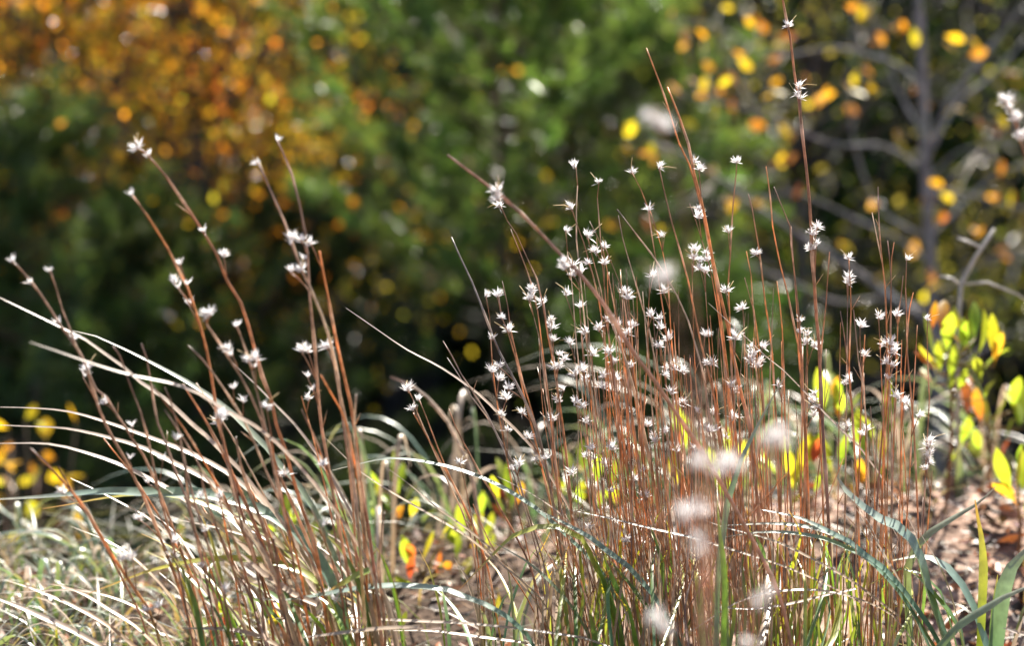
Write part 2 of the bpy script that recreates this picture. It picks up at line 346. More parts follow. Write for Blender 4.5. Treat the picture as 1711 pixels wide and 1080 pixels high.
def sapling():
    D = 7.3; root = P(1560, 620, D); root = Vector((root.x, root.y, ground(root.x, root.y) - .02))
    t = thing('yellow_leaved_sapling', root, 'bare grey sapling with scattered yellow and orange leaves at the edge of the wood', 'tree')
    G = (0.20, 0.19, 0.19)
    def limb(s, r0, r1, d0, d1):
        pp = catmull([(a, b, d0 + (d1 - d0) * i / (len(parse(s)) - 1)) for i, (a, b) in enumerate(parse(s))], n_per=5)
        return [P(a, b, d) for a, b, d in pp], [r0 + (r1 - r0) * i / (len(pp) - 1) for i in range(len(pp))]
    pts, rad = limb('1568,700 1560,560 1554,430 1546,280 1540,100 1528,-60 1500,-300', .022, .010, D, D)
    pts = [root] + pts; rad = [.024] + rad
    tr = MB(); tr.tube(pts, rad, [vary(G, .12) for _ in pts], 7); tr.build('trunk', M['bark'], t, root)
    allp = [(p, .012) for p in pts[4:]]
    for s, r0, r1, d0, d1 in [
        ('1556,540 1510,512 1440,462 1380,420 1300,370 1220,312 1150,262 1085,235', .016, .005, 7.3, 6.7),
        ('1548,290 1480,246 1390,240 1300,202 1240,180 1150,160', .009, .003, 7.3, 7.0),
        ('1543,150 1500,110 1400,80 1290,92 1200,45 1120,30', .008, .003, 7.3, 7.5),
        ('1549,265 1575,190 1640,98 1700,22 1740,-40', .011, .006, 7.3, 7.1),
        ('1546,270 1600,172 1650,132 1715,62', .008, .004, 7.3, 7.6),
        ('1548,300 1610,250 1711,234', .007, .003, 7.3, 7.2),
        ('1551,345 1600,290 1640,248 1712,195', .008, .004, 7.3, 7.0),
        ('1550,320 1610,322 1690,345 1730,350', .007, .003, 7.3, 7.3),
        ('1552,400 1600,350 1670,290 1730,270', .007, .003, 7.3, 7.5),
        ('1554,440 1500,400 1420,362 1330,322 1270,330 1200,300', .008, .003, 7.3, 7.4),
        ('1553,400 1470,350 1430,250 1420,160 1425,20', .008, .003, 7.3, 7.2),
        ('1545,230 1500,150 1470,60 1430,-30', .007, .003, 7.3, 7.4),
        ('1560,500 1640,440 1720,420', .009, .004, 7.3, 7.1),
        ('1562,560 1610,600 1680,560 1740,560', .007, .003, 7.3, 7.4),
        ('1558,520 1470,500 1400,505 1320,470 1240,440', .009, .003, 7.3, 6.9)]:
        bp, br = limb(s, r0, r1, d0, d1); b = MB(); b.tube(bp, [q * .82 for q in br], [vary((0.19, 0.185, 0.19), .15) for _ in bp], 6); b.build('branch', M['bark'], t, root)
        allp += [(p, .004) for p in bp]
    cols = [((0.62, 0.36, 0.02), (0.66, 0.42, 0.03)), ((0.60, 0.24, 0.02), (0.65, 0.32, 0.03)), ((0.50, 0.17, 0.03), (0.58, 0.24, 0.03)), ((0.55, 0.46, 0.04), (0.62, 0.46, 0.03)), ((0.45, 0.20, 0.06), (0.50, 0.26, 0.08))]
    meshes = [leaf_mesh('leaf', 0.062, 0.034, c, M['leaf'], curl=random.uniform(-.3, .3)) for c in cols for _ in range(2)]
    L_ = parse('1122,25 1139,78 1157,55 1172,55 1217,15 1255,40 1278,48 1305,65 1300,72 1237,90 1245,103 1293,96 1185,113 1152,133 1177,141 1215,138 1132,148 1202,151 1172,156 1222,179 1195,179 1280,164 1263,209 1149,209 1044,249 1086,247 1099,262 1054,214 1310,216 1353,176 1383,161 1348,133 1375,163 1419,143 1426,186 1434,156 1461,146 1451,118 1547,179 1602,179 1585,184 1519,221 1507,237 1542,237 1527,151 1630,75 1595,65 1474,65 1489,50 1421,10 1499,50 1441,23 1532,60 1688,121 1308,264 1293,272 1318,262 1660,335 1690,330 1575,362 1565,307 1577,322 1585,332 1539,337 1630,382 1670,282 1675,206 1640,206 1459,342 1263,337 1278,347 1333,322 1222,332 1192,289 1031,375 1081,377 1102,380 1577,365 1631,387 1527,415 1681,429 1556,467 1691,329 1414,417 1385,155 1352,185 1305,150 1295,110 1560,480 1545,500')
    tw = MB()
    for i, (a, b) in enumerate(L_):
        for j in range(1 + (random.random() < .55)):
            d = random.uniform(6.7, 7.8)
            p = P(a + random.uniform(-12, 12) * (j > 0), b + random.uniform(-14, 14) * (j > 0), d)
            q = min(allp, key=lambda e: (e[0] - p).length)[0]
            dr = Vector((random.gauss(0, .5), random.gauss(0, .35), random.uniform(-1, .5)))
            dr = dr.normalized() if dr.length > .1 else Vector((0, 0, -1))
            if (p - q).length > .015: tw.tube([q, (p + q) / 2 + Vector((0, 0, -.01)), p - dr * .03], [.0022, .0016, .0010], [vary((0.2, 0.17, 0.15))] * 3, 4)
            place_leaf(random.choice(meshes), t, p - dr * .03 - root, dr, random.uniform(0, 6.28), random.uniform(.6, 1.0))
    tw.build('twigs', M['bark'], t, root)['kind'] = 'stuff'
sapling()

def shrub(px, d, h, label, pts, cols, name, leaf=(0.05, 0.026), z_extra=0.0):
    """a small shrub: stems, and leaves each a part"""
    r0 = P(px, 900, d); root = Vector((r0.x, r0.y, ground(r0.x, r0.y) - .01))
    t = thing(name, root, label, 'shrub')
    meshes = [leaf_mesh('leaf', leaf[0], leaf[1], c, M['leaf'], curl=random.uniform(-.25, .35)) for c in cols for _ in range(2)]
    st = MB()
    for a, b in pts:
        p = P(a, b, d + random.uniform(-.25, .25))
        mid = root.lerp(p, .55) + Vector((random.uniform(-.04, .04), 0, .05))
        st.tube([root, mid, p], [.004, .003, .0015], [vary((0.14, 0.09, 0.06))] * 3, 5)
        dr = Vector((random.gauss(0, .7), random.gauss(0, .4), random.uniform(-.8, .8)))
        place_leaf(random.choice(meshes), t, p - root, dr, random.uniform(0, 6.28), random.uniform(.8, 1.25))
    st.build('stems', M['bark'], t, root)
YLEAF = [((0.55, 0.38, 0.02), (0.62, 0.44, 0.03)), ((0.58, 0.26, 0.02), (0.62, 0.36, 0.03)), ((0.40, 0.40, 0.03), (0.55, 0.44, 0.03))]
shrub(20, 5.9, .8, 'yellow leaved shrub in the shade at the left margin behind arching blades',
      parse('42,700 75,708 128,706 20,740 10,752 8,775 55,798 62,790 92,765 25,820 60,795 142,795 95,850 60,860 30,855 120,865 150,878 20,890 130,900 8,810 75,735 45,835 15,715 105,790 5,850 85,880 40,770 110,835 -20,760 -30,820'), YLEAF, 'yellow_leaved_shrub', (0.045, 0.03))

# ------------------------------------------------------------------ dry bluestem grass: stems with white seed tufts
def tuft_mesh(seed, n_hair, fan, awns):
    """a seed tuft along +Z: a tan spikelet, a fan of white hairs and a few bent awns"""
    rs = random.Random(seed); mb = MB()
    mb.tube([(0, 0, -.002), (0, 0, .002), (0, 0, .006)], [.0005, .0011, .0004], [(.45, .3, .2), (.55, .4, .3), (.8, .75, .7)], 4)
    side = rs.uniform(0, 6.28)
    for k in range(n_hair):
        an = rs.uniform(0, 6.28); el = abs(rs.gauss(0, fan))
        lean = rs.choice((-1, 1)) * rs.uniform(.2, .7)
        d = Vector((math.sin(el) * math.cos(an) + lean * math.cos(side), math.sin(el) * math.sin(an) + lean * math.sin(side), math.cos(el) * .75)).normalized()
        ln = rs.uniform(.004, .0145); o = Vector((rs.gauss(0, .0012), rs.gauss(0, .0012), rs.uniform(0, .004)))
        c = (.90, .90, .91) if rs.random() < .85 else (.82, .76, .74)
        sd = Quaternion(d, rs.uniform(0, 6.28)) @ d.orthogonal().normalized()
        m_ = o + d * ln * .45 + Vector((0, 0, .0007)); e_ = o + d * ln; i = len(mb.v)
        mb.v += [tuple(o), tuple(m_ - sd * .0007), tuple(m_ + sd * .0007), tuple(e_)]; mb.c += [c] * 4; mb.f += [(i, i + 1, i + 3), (i, i + 3, i + 2)]
    for k in range(awns):
        an = rs.uniform(0, 6.28); d = Vector((math.cos(an) * .8, math.sin(an) * .8, rs.uniform(.3, 1.2))).normalized(); ln = rs.uniform(.013, .021)
        k2 = Vector((rs.gauss(0, .3), rs.gauss(0, .3), rs.gauss(0, .2)))
        mb.tube([(0, 0, .003), d * ln * .5 + Vector((0, 0, .003)), d * ln + k2 * ln * .6 + Vector((0, 0, .003))], [.0007, .0006, .0004], [(.5, .36, .2), (.6, .48, .28), (.65, .55, .35)], 3)
    return mb.mesh('seed_tuft', M['fluff'])
TUFTS = [tuft_mesh(i, n, f, a) for i, (n, f, a) in enumerate([(44, .6, 1), (52, .8, 2), (40, .5, 1), (48, .9, 0), (56, .7, 2), (42, .6, 1), (46, 1.0, 2), (60, .8, 1)])]
SMALL = [tuft_mesh(50 + i, 20, .35, 0) for i in range(3)]

SC_ORANGE, SC_BROWN, SC_PURPLE, SC_TAN, SC_GREEN = (0.60, 0.30, 0.135), (0.44, 0.23, 0.125), (0.28, 0.16, 0.125), (0.56, 0.45, 0.35), (0.34, 0.32, 0.09)
def stem_cols(n, kind):
    a = random.choice([SC_ORANGE, SC_ORANGE, SC_BROWN]); b = random.choice([SC_BROWN, SC_PURPLE, SC_ORANGE]); c = random.choice([SC_PURPLE, SC_BROWN, SC_ORANGE, SC_GREEN])
    if kind == 'tan': a, b, c = SC_TAN, (0.36, 0.24, 0.17), (0.34, 0.24, 0.15)
    if kind == 'left': a, b, c = (0.36, 0.26, 0.205), random.choice([(0.50, 0.31, 0.20), (0.40, 0.27, 0.20)]), random.choice([SC_ORANGE, SC_BROWN, SC_PURPLE])
    if kind == 'grey': a, b, c = (0.28, 0.24, 0.22), (0.33, 0.24, 0.18), SC_BROWN
    if kind == 'pink': a, b, c = (0.36, 0.23, 0.18), (0.52, 0.32, 0.22), (0.46, 0.27, 0.19)
    if kind is None and random.random() < .17: a, b, c = SC_TAN, (0.46, 0.31, 0.20), (0.40, 0.34, 0.14)
    tip = (0.27, 0.17, 0.13) if random.random() < .6 else a
    ph = random.uniform(0, 6)
    out = []
    for k in range(n):
        s = k / (n - 1)
        q = lerp(tip, a, min(1, s / .25)) if s < .25 else (lerp(a, b, (s - .25) / .4) if s < .65 else lerp(b, c, (s - .65) / .35))
        out.append(tuple(v * (1 + .22 * math.sin(ph + s * 26)) for v in q))
    return out

class Clump:
    def __init__(s, name, px, d, label, cat, group=None):
        r = P(px, 1095, d); s.root = Vector((r.x, r.y, ground(r.x, r.y) - .015)); s.stems = []
        s.t = thing(name, s.root, label, cat, group)
    def stem(s, pts, w=4.0, d0=3.36, d1=3.36, kind=None, tufts=()):
        pts = parse(pts) if isinstance(pts, str) else list(pts)
        if pts[-1][1] < 1070:
            (xa, ya), (xb, yb) = pts[-2], pts[-1]
            sl_ = (xb - xa) / max(12, (yb - ya)); yn = 1092
            if yn - yb > 160: pts.append((xb + sl_ * .75 * (yn - yb) * .55, yb + (yn - yb) * .55))
            pts.append((pts[-1][0] + sl_ * .5 * (yn - pts[-1][1]), yn))
        y0, y1 = pts[0][1], pts[-1][1]
        wob, ph = random.uniform(-.02, .02), random.uniform(0, 6)
        q = [(x, y, d0 + (d1 - d0) * min(1, (y - y0) / (y1 - y0)) ** .8) for x, y in pts]
        q = [tuple(e) for e in catmull(q, step=26)]
        q = [(x, y, d + wob * math.sin(ph + y * .012)) for x, y, d in q]
        s.stems.append(dict(q=q, w=w, kind=kind, ped=[], tufts=list(tufts)))
    def attach(s, tufts, far=24, small=()):
        """give each tuft to the stem that passes it; where none does, a thin stem of its own"""
        for lst, sm in ((tufts, False), (small, True)):
            for x, y in lst:
                best = None
                for st in s.stems:
                    for k, (a, b, d) in enumerate(st['q']):
                        if b < y - 12: continue
                        e = math.hypot(a - x, (b - y) * .8)
                        if best is None or e < best[0]: best = (e, st, k)
                if best is None or best[0] > far:
                    bx_ = x + (1330 - x) * .16 + random.uniform(-10, 10)
                    s.stem([(x, y), (x * .75 + bx_ * .25 + random.uniform(-3, 3), y + (1092 - y) * .3), (bx_, 1092)], 3.0, random.uniform(3.3, 3.5), random.uniform(3.3, 3.5))
                    best = (0, s.stems[-1], 0)
                e, st, k = best; d = st['q'][k][2] - .004
                st['ped'].append((x, y, d, k, sm))
    def finish(s, mpp=None):
        for st in s.stems:
            q = st['q']; n = len(q)
            pts = [P(*e) for e in q]
            last, prev = pts[-1], pts[-2]
            dirn = (last - prev).normalized()
            if dirn.z > -.2: dirn.z = -.2
            g = ground(last.x, last.y)
            if last.z > g: pts.append(last + dirn * min(1.2, (last.z - g + .02) / -dirn.z))
            cols = stem_cols(len(pts), st['kind']); m = 0.00083 * .5 * .8
            rad = [st['w'] * m * (.55 + .45 * min(1, k / (.35 * len(pts)))) for k in range(len(pts))]
            # joints, where the sheath of the next leaf begins
            for k in range(random.randint(2, 4), len(pts) - 1, random.randint(5, 8)):
                rad[k] *= 1.35; cols[k] = lerp(cols[k], (.62, .47, .36), .75)
            mb = MB(); mb.tube(pts, rad, cols, 5)
            for x, y, d, k, sm in st['ped']:
                a = pts[min(k + 1, n - 1)]; b = P(x, y + 2, d)
                if (a - b).length > .004: mb.tube([a, a.lerp(b, .6) + Vector((0, 0, .001)), b], [.0009, .0008, .0006], [(.34, .2, .13)] * 3, 4)
            # a few withered sheath slivers standing off the stem
            for _ in range(random.choice([0, 1, 1, 2])):
                k = random.randint(1, max(1, int(n * .8))); a = pts[k]; up = (pts[max(0, k - 1)] - a).normalized()
                dv = (up + Vector((random.gauss(0, .5), random.gauss(0, .4), .1))).normalized(); ln = random.uniform(.012, .03)
                mb.tube([a, a + dv * ln * .5, a + dv * ln], [.0008, .0008, .0002], [(.42, .25, .14), (.46, .3, .18), (.55, .42, .28)], 4)
            o = mb.build('stem', M['stem'], s.t, s.root)
            for x, y, d, k, sm in st['ped']:
                up = (pts[max(0, min(k, n - 1) - 1)] - pts[min(k + 1, n - 1)]).normalized()
                ax = (Vector((0, 0, 1)) * .6 + up * .5 + Vector((random.gauss(0, .3), random.gauss(0, .3), 0))).normalized()
                tu = place_leaf(random.choice(SMALL if sm else TUFTS), o, P(x, y + (1 if sm else 4), d) - s.root, ax, random.uniform(0, 6.28), random.uniform(.75, .95) if sm else random.uniform(.75, 1.15), 'seed_tuft')
    def blade(s, pts, w, kind, d0, d1, tilt=None, mat=None, name='blade'):
        pts = parse(pts) if isinstance(pts, str) else list(pts)
        y1 = pts[-1][1]; n0 = len(pts)
        q = [(x, y, d0 + (d1 - d0) * i / (n0 - 1)) for i, (x, y) in enumerate(pts)]
        q = catmull(q, step=22); n = len(q); wp = [P(*e) for e in q]
        if y1 > 1060 and wp[-1].z > ground(wp[-1].x, wp[-1].y):
            dv = (wp[-1] - wp[-2]).normalized(); dv.z = min(dv.z, -.35); g = ground(wp[-1].x, wp[-1].y)
            wp.append(wp[-1] + dv * min(.8, (wp[-1].z - g + .02) / -dv.z)); n += 1
        tilt = random.uniform(18, 34) if tilt is None else tilt
        tw = random.uniform(-12, 12)
        ims = []
        for k in range(n):
            tg = (wp[min(k + 1, n - 1)] - wp[max(k - 1, 0)]).normalized()
            im = CF.cross(tg); im = im.normalized() if im.length > 1e-5 else CU.copy()
            if ims and im.dot(ims[-1]) < 0: im = -im
            ims.append(im)
        sg = 1 if sum(i.dot(CU) + .2 * i.x for i in ims) > 0 else -1
        wd = [CF * math.cos(R(tilt + tw * k / n)) + ims[k] * sg * math.sin(R(tilt + tw * k / n)) for k in range(n)]
        wid = []; pal = BL[kind]; cols = []
        for k in range(n):
            u = k / (n - 1)
            wid.append(w * .00083 * (1.25 if tilt > 50 else 2.2) * (min(1, .10 + u / .45) if u < .5 else 1 - .25 * (u - .5)))
            c = lerp(pal[0], pal[1], min(1, u / .22)) if u < .22 else lerp(pal[1], pal[2], (u - .22) / .78)
            cols.append(tuple(v * (1 + .12 * math.sin(u * 31 + tilt)) for v in c))
        mb = MB(); mb.ribbon(wp, wid, wd, cols, fold=.35)
        return mb.build(name, M[mat or ('dead' if kind in ('dead', 'straw') else 'blade')], s.t, s.root)
# pigment at the tip, in the middle and at the foot of a blade
BL = {'blue': ((.34, .32, .25), (.19, .27, .235), (.085, .18, .12)), 'green': ((.40, .34, .08), (.12, .20, .05), (.07, .17, .045)),
      'yellow': ((.50, .26, .06), (.36, .36, .05), (.16, .24, .05)), 'dead': ((.46, .40, .34), (.44, .36, .29), (.40, .29, .20)),
      'straw': ((.40, .33, .25), (.40, .31, .22), (.36, .24, .14)), 'mid': ((.34, .32, .26), (.22, .26, .20), (.11, .18, .09)),
      'bright': ((.26, .36, .07), (.20, .36, .05), (.14, .30, .04))}

# --- the dense clump in the middle
A = Clump('bluestem_clump', 1090, 3.36, 'dense clump of copper dry grass stems with many white seed tufts', 'grass clump', 'clumps of dry bluestem')
for row in '''836,343 848,370 862,390 880,430 897,466 907,510 915,560 930,640 950,800 965,1092|3.5|3.33|3.34
853,383 868,420 888,475 898,520 908,600 922,720 938,900 948,1092|3.5|3.36|3.36
754,396 768,428 788,470 802,505 815,540 835,590 862,640 890,700 908,760 934,900 962,1092|6|3.32|3.34|grey
839,470 848,510 853,550 862,590 874,640 892,700 915,800 945,950 955,1092|3.5|3.36|3.36
812,494 818,530 822,600 830,670 842,740 860,830 890,960 905,1092|3|3.34|3.36
833,494 838,530 850,560 862,600 880,680 900,760 930,900 945,1092|4|3.34|3.36
884,499 892,530 902,570 910,640 925,740 940,900 950,1092|3.5|3.38|3.36
908,505 914,545 925,600 935,680 950,800 975,1092|5|3.36|3.36
962,278 965,310 963,350 963,400 967,440 975,520 985,620 1000,760 1020,950 1030,1092|3.5|3.36|3.36
1001,303 998,330 1001,370 1005,420 1010,480 1020,590 1035,720 1055,900 1065,1092|3.2|3.37|3.36
955,347 962,370 975,405 985,440 1000,500 1012,580 1030,700 1050,900 1058,1092|3.5|3.36|3.36
945,384 948,420 955,470 960,540 968,620 985,760 1005,950 1010,1092|3|3.38|3.38
981,393 990,430 1003,480 1015,550 1028,640 1046,780 1070,960 1080,1092|3.2|3.38|3.37
985,370 1000,400 1008,420 1018,470 1035,560 1050,660 1070,800 1090,1092|3|3.40|3.37
1010,411 1022,440 1036,475 1048,540 1060,640 1078,780 1100,1092|3|3.36|3.36
1055,286 1070,315 1083,348 1087,380 1095,430 1105,500 1115,570 1125,680 1138,840 1150,1092|3.2|3.35|3.36
1085,349 1097,385 1107,420 1115,460 1119,520 1124,600 1135,740 1150,900 1160,1092|3.2|3.36|3.37
1101,279 1110,320 1122,370 1138,425 1150,470 1160,520 1170,570 1183,620 1196,680 1210,790 1226,950 1232,1092|4.5|3.34|3.35
1115,145 1135,195 1150,240 1160,290 1172,335 1183,390 1190,430 1199,475 1205,500 1216,546 1224,590 1231,622 1240,665 1250,700 1260,790 1275,930 1282,1092|7|3.36|3.35
1080,80 1110,160 1135,240 1152,275 1170,340 1183,400 1194,460 1202,515 1208,560 1214,610 1224,700 1240,830 1255,1092|5|3.44|3.36
1231,269 1230,290 1225,340 1222,390 1220,430 1217,470 1219,530 1221,590 1226,680 1236,820 1245,1092|4|3.36|3.36
1152,340 1163,370 1172,400 1182,430 1196,500 1210,600 1222,720 1240,1092|3|3.37|3.36
748,259 795,294 835,325 870,355 902,388 935,423 975,465 1010,510 1040,560 1066,600 1094,637 1131,693 1160,735 1200,800 1250,890 1300,990 1325,1092|8|2.98|3.2|pink
652,630 686,643 713,663 733,686 749,706 766,741 782,778 790,806 798,853 806,900 815,1000 822,1092|10|3.95|3.85|tan
1031,350 1061,389 1088,424 1112,460 1131,494 1150,537 1162,577 1174,622 1183,678 1190,720 1210,820 1235,1092|4.5|3.28|3.33|tan
1033,360 1040,397 1048,426 1057,457 1068,494 1077,527 1085,553 1094,600 1110,700 1135,850 1160,1092|3.5|3.37|3.36|tan
958,440 990,485 1014,518 1030,560 1050,620 1075,720 1100,860 1120,1092|7|3.34|3.36
1105,500 1113,560 1110,620 1120,700 1130,820 1140,1092|4|3.4|3.38
1020,588 1030,650 1042,740 1055,860 1065,1092|4|3.3|3.34
1044,489 1052,540 1058,600 1066,700 1080,850 1090,1092|4|3.42|3.38
740,570 755,595 770,625 790,655 815,695 832,730 858,775 880,850 915,970 925,1092|4|3.36|3.36|grey
747,598 765,625 785,660 812,695 840,750 870,830 905,960 915,1092|3.2|3.4|3.38|grey'''.split('\n'):
    f = row.split('|'); A.stem(f[0], float(f[1]), float(f[2]), float(f[3]), f[4] if len(f) > 4 else None)
for i in range(150):
    tx = random.triangular(880, 1290, 1040) if i % 5 else random.uniform(1100, 1330); ty = random.uniform(430, 800) if tx < 1180 else random.uniform(520, 800)
    if tx < 930: ty = max(ty, 560)
    lean = 20 + 75 * max(0, (1250 - tx) / 400) * (1092 - ty) / 600 + random.gauss(0, 26)
    b_ = tx + lean; mx_ = tx + lean * .42 + random.gauss(0, 6)
    A.stem([(tx, ty), (tx + lean * .18 + random.gauss(0, 3), ty + (1092 - ty) * .25), (mx_, ty + (1092 - ty) * .52), (b_ - lean * .15 + random.gauss(0, 5), ty + (1092 - ty) * .8), (b_, 1092)],
           random.uniform(1.4, 3.3), 3.36 + random.gauss(0, .07), 3.36 + random.gauss(0, .07))
for i in range(26):   # bent stems that cross the others
    bx_ = random.uniform(920, 1330); h = random.uniform(140, 330); dx = random.choice((-1, -1, 1)) * random.uniform(.3, .75) * h
    A.stem([(bx_ + dx, 1092 - h), (bx_ + dx * .7 + random.gauss(0, 6), 1092 - h * .74), (bx_ + dx * .3, 1092 - h * .36), (bx_, 1092)], random.uniform(1.6, 3.2), 3.36 + random.gauss(0, .08), 3.36 + random.gauss(0, .05))
TA = parse('''812,494 831,494 838,529 851,552 823,564 888,484 884,499 908,505 919,533 922,548 924,568 944,438 958,442 945,448 958,458 971,453 983,438 1010,439 945,491 970,511 981,555 953,574 1001,549 1016,535 1032,541 934,592 942,600 927,612 989,592 1020,588 1027,605 834,612 821,619 833,634 849,649 846,666 840,693 848,718 873,690 883,730 894,768 912,765 868,776 858,783 933,611 962,625 973,618 976,634 1010,628 1030,633 1007,646 942,650 932,670 962,672 972,678 925,701 981,705 990,748 981,761 994,765 1021,750 1012,778 957,791 833,318 836,343 834,332 962,278 1001,303 955,347 945,384 981,393 1010,411 997,421 1055,286 1085,349 1106,393 1101,279 1160,268 1168,282 1168,349 1168,362 1231,269 1217,386 1161,417 1181,421 1159,431 1168,434 1183,433 1170,448 1179,453 1091,461 1109,487 1044,489 1049,497 1213,486 1178,560 1229,565 1090,527 1102,531 1100,547 1102,577 1118,566 1051,542 1048,556 1037,568 1060,543 1057,610 1126,607 1113,614 1129,616 1181,607 1189,607 1111,626 1138,620 1122,657 1131,673 1141,671 1166,686 1194,691 1224,698 1220,644 1227,653 1083,711 1094,728 1096,737 1114,720 1185,720 1193,718 1212,730 1134,752 1162,749 1024,750 1076,785 1060,800 1010,850 1045,905 1080,830 1020,820 985,880 1095,870 1068,905''')
A.attach(TA); A.finish()
for pts, w, k, d0, d1 in [
    ('578,515 600,530 640,558 680,585 740,617 801,661 833,693 860,718 888,748 918,796 960,870 990,960 1010,1092', 4, 'dead', 3.34, 3.36),
    ('555,787 601,776 652,767 703,772 743,780 804,800 866,833 912,866 953,905 987,938 1014,974 1028,1005 1042,1092', 7.5, 'blue', 3.30, 3.30),
    ('766,988 809,944 859,897 898,883 931,883 970,902 992,947 1014,991 1037,1079', 7.5, 'yellow', 3.26, 3.28),
    ('898,852 945,877 987,902 1014,924 1048,949 1076,980 1103,1016 1120,1047 1136,1085', 7.5, 'blue', 3.27, 3.29),
    ('992,908 1020,941 1048,974 1076,1013 1098,1047 1112,1088', 7, 'green', 3.28, 3.29),
    ('820,905 876,938 912,969 939,997 964,1030 988,1078', 6.5, 'mid', 3.25, 3.28),
    ('1008,930 1016,955 1028,986 1045,1022 1060,1080', 11, 'bright', 3.26, 3.27),
    ('994,930 1003,962 1012,990 1022,1025 1036,1082', 10, 'bright', 3.27, 3.28),
    ('948,852 1014,866 1070,880 1153,899 1209,916 1265,933 1320,952 1390,983 1440,1010', 3.5, 'dead', 3.24, 3.3),
    ('831,797 881,822 931,855 960,885 1000,940 1030,1085', 3, 'dead', 3.3, 3.33),
    ('435,1037 479,1033 539,1032 620,1036 700,1040 780,1044 880,1054 975,1068', 4, 'dead', 3.2, 3.2),
    ('650,1055 720,1056 800,1066 870,1075', 4, 'straw', 3.22, 3.25),
    ('1314,626 1292,661 1274,693 1253,733 1238,763 1226,797 1212,841 1205,891 1200,924 1196,974 1194,1058 1193,1092', 10, 'blue', 3.22, 3.2),
    ('1198,830 1199,880 1204,930 1207,988 1206,1040 1205,1085', 11, 'bright', 3.15, 3.17),
    ('1254,888 1262,900 1271,919 1290,961', 7, 'bright', 3.3, 3.3)]:
    A.blade(pts, w, k, d0, d1)
for i in range(110):   # withered basal leaves curling among the stems
    x0 = random.uniform(900, 1380); y0 = random.uniform(840, 1000); s_ = random.choice((-1, 1)); h = random.uniform(60, 160)
    A.blade([(x0, y0), (x0 + s_ * random.uniform(5, 22), y0 + h * .3), (x0 + s_ * random.uniform(0, 16), y0 + h * .7), (x0 + random.uniform(-18, 18), max(1065, y0 + h))], random.uniform(3, 6), random.choice(['straw', 'yellow', 'straw', 'dead', 'yellow', 'green']), 3.36 + random.gauss(0, .08), 3.36 + random.gauss(0, .08), tilt=random.uniform(40, 80), name='basal_leaf')

# --- the looser stand to the right of it
B = Clump('bluestem_clump', 1420, 3.42, 'loose stand of tall thin copper grass stems right of the dense clump', 'grass clump', 'clumps of dry bluestem')
for row in '''1308,-60 1308,0 1320,60 1327,120 1335,170 1340,220 1347,280 1352,330 1355,380 1357,430 1361,480 1364,530 1368,570 1370,620 1373,680 1376,740 1383,850 1390,1000 1393,1092|7|3.36|3.36
1280,278 1287,330 1291,378 1298,415 1305,448 1316,490 1324,530 1333,575 1338,640 1346,760 1352,1092|4|3.36|3.36
1293,312 1311,356 1320,378 1322,409 1326,446 1331,489 1337,560 1342,660 1350,800 1356,1092|4|3.38|3.36
1250,324 1257,350 1263,387 1268,415 1271,438 1275,475 1279,509 1287,559 1291,600 1294,660 1300,760 1310,1092|4|3.36|3.36
1247,420 1255,460 1258,510 1263,540 1268,580 1276,680 1290,1092|3.5|3.4|3.38
1244,464 1251,490 1258,515 1266,600 1280,760 1295,1092|3|3.36|3.38
1298,470 1303,507 1307,550 1309,600 1312,700 1322,860 1330,1092|4|3.4|3.36
1386,421 1383,465 1380,511 1375,557 1371,610 1370,700 1375,840 1380,1092|4|3.38|3.38
1418,431 1421,480 1422,520 1420,570 1419,627 1424,683 1428,757 1434,860 1440,1092|4|3.36|3.36
1404,520 1411,563 1416,610 1424,700 1432,830 1440,1092|3.5|3.4|3.4
1426,518 1430,557 1434,600 1441,640 1446,690 1450,757 1452,860 1456,1092|4|3.34|3.36
1467,312 1469,380 1474,437 1479,480 1481,530 1482,600 1478,680 1470,780 1462,900 1455,1092|4|3.36|3.36
1457,355 1468,410 1476,450 1480,520 1484,600 1490,720 1488,900 1480,1092|3.2|3.38|3.36
1483,402 1486,428 1489,465 1489,511 1488,557 1486,610 1482,680 1475,800 1470,1092|4|3.36|3.36
1494,405 1490,430 1489,470|3|3.36|3.36
1515,431 1513,480 1515,530 1516,590 1521,646 1527,720 1530,780 1535,900 1540,1092|4|3.36|3.36
1509,461 1506,493 1502,518 1500,545 1498,620 1494,720 1490,860 1488,1092|3.5|3.38|3.36
1526,489 1520,515 1517,548 1512,620 1506,720 1500,1092|3.5|3.37|3.36
1468,530 1470,567 1472,610 1474,660 1478,780 1482,1092|3|3.36|3.36
1550,533 1549,560 1551,627 1553,664 1550,720 1546,800 1540,940 1536,1092|3|3.36|3.36
1241,514 1244,560 1250,640 1262,780 1275,1092|3|3.36|3.36
1322,378 1326,440 1330,500 1336,590 1345,700 1352,1092|3|3.44|3.4
1437,544 1438,600 1446,700 1450,1092|3|3.4|3.36'''.split('\n'):
    f = row.split('|'); B.stem(f[0], float(f[1]), float(f[2]), float(f[3]), f[4] if len(f) > 4 else None)
for i in range(46):
    tx = random.uniform(1240, 1560); ty = random.uniform(470, 860); lean = random.gauss(6, 24) - (tx - 1420) * .06
    B.stem([(tx, ty), (tx + lean * .2, ty + (1092 - ty) * .25), (tx + lean * .5 + random.gauss(0, 4), ty + (1092 - ty) * .55), (tx + lean, 1092)], random.uniform(1.6, 3.6), 3.38 + random.gauss(0, .07), 3.38 + random.gauss(0, .07))
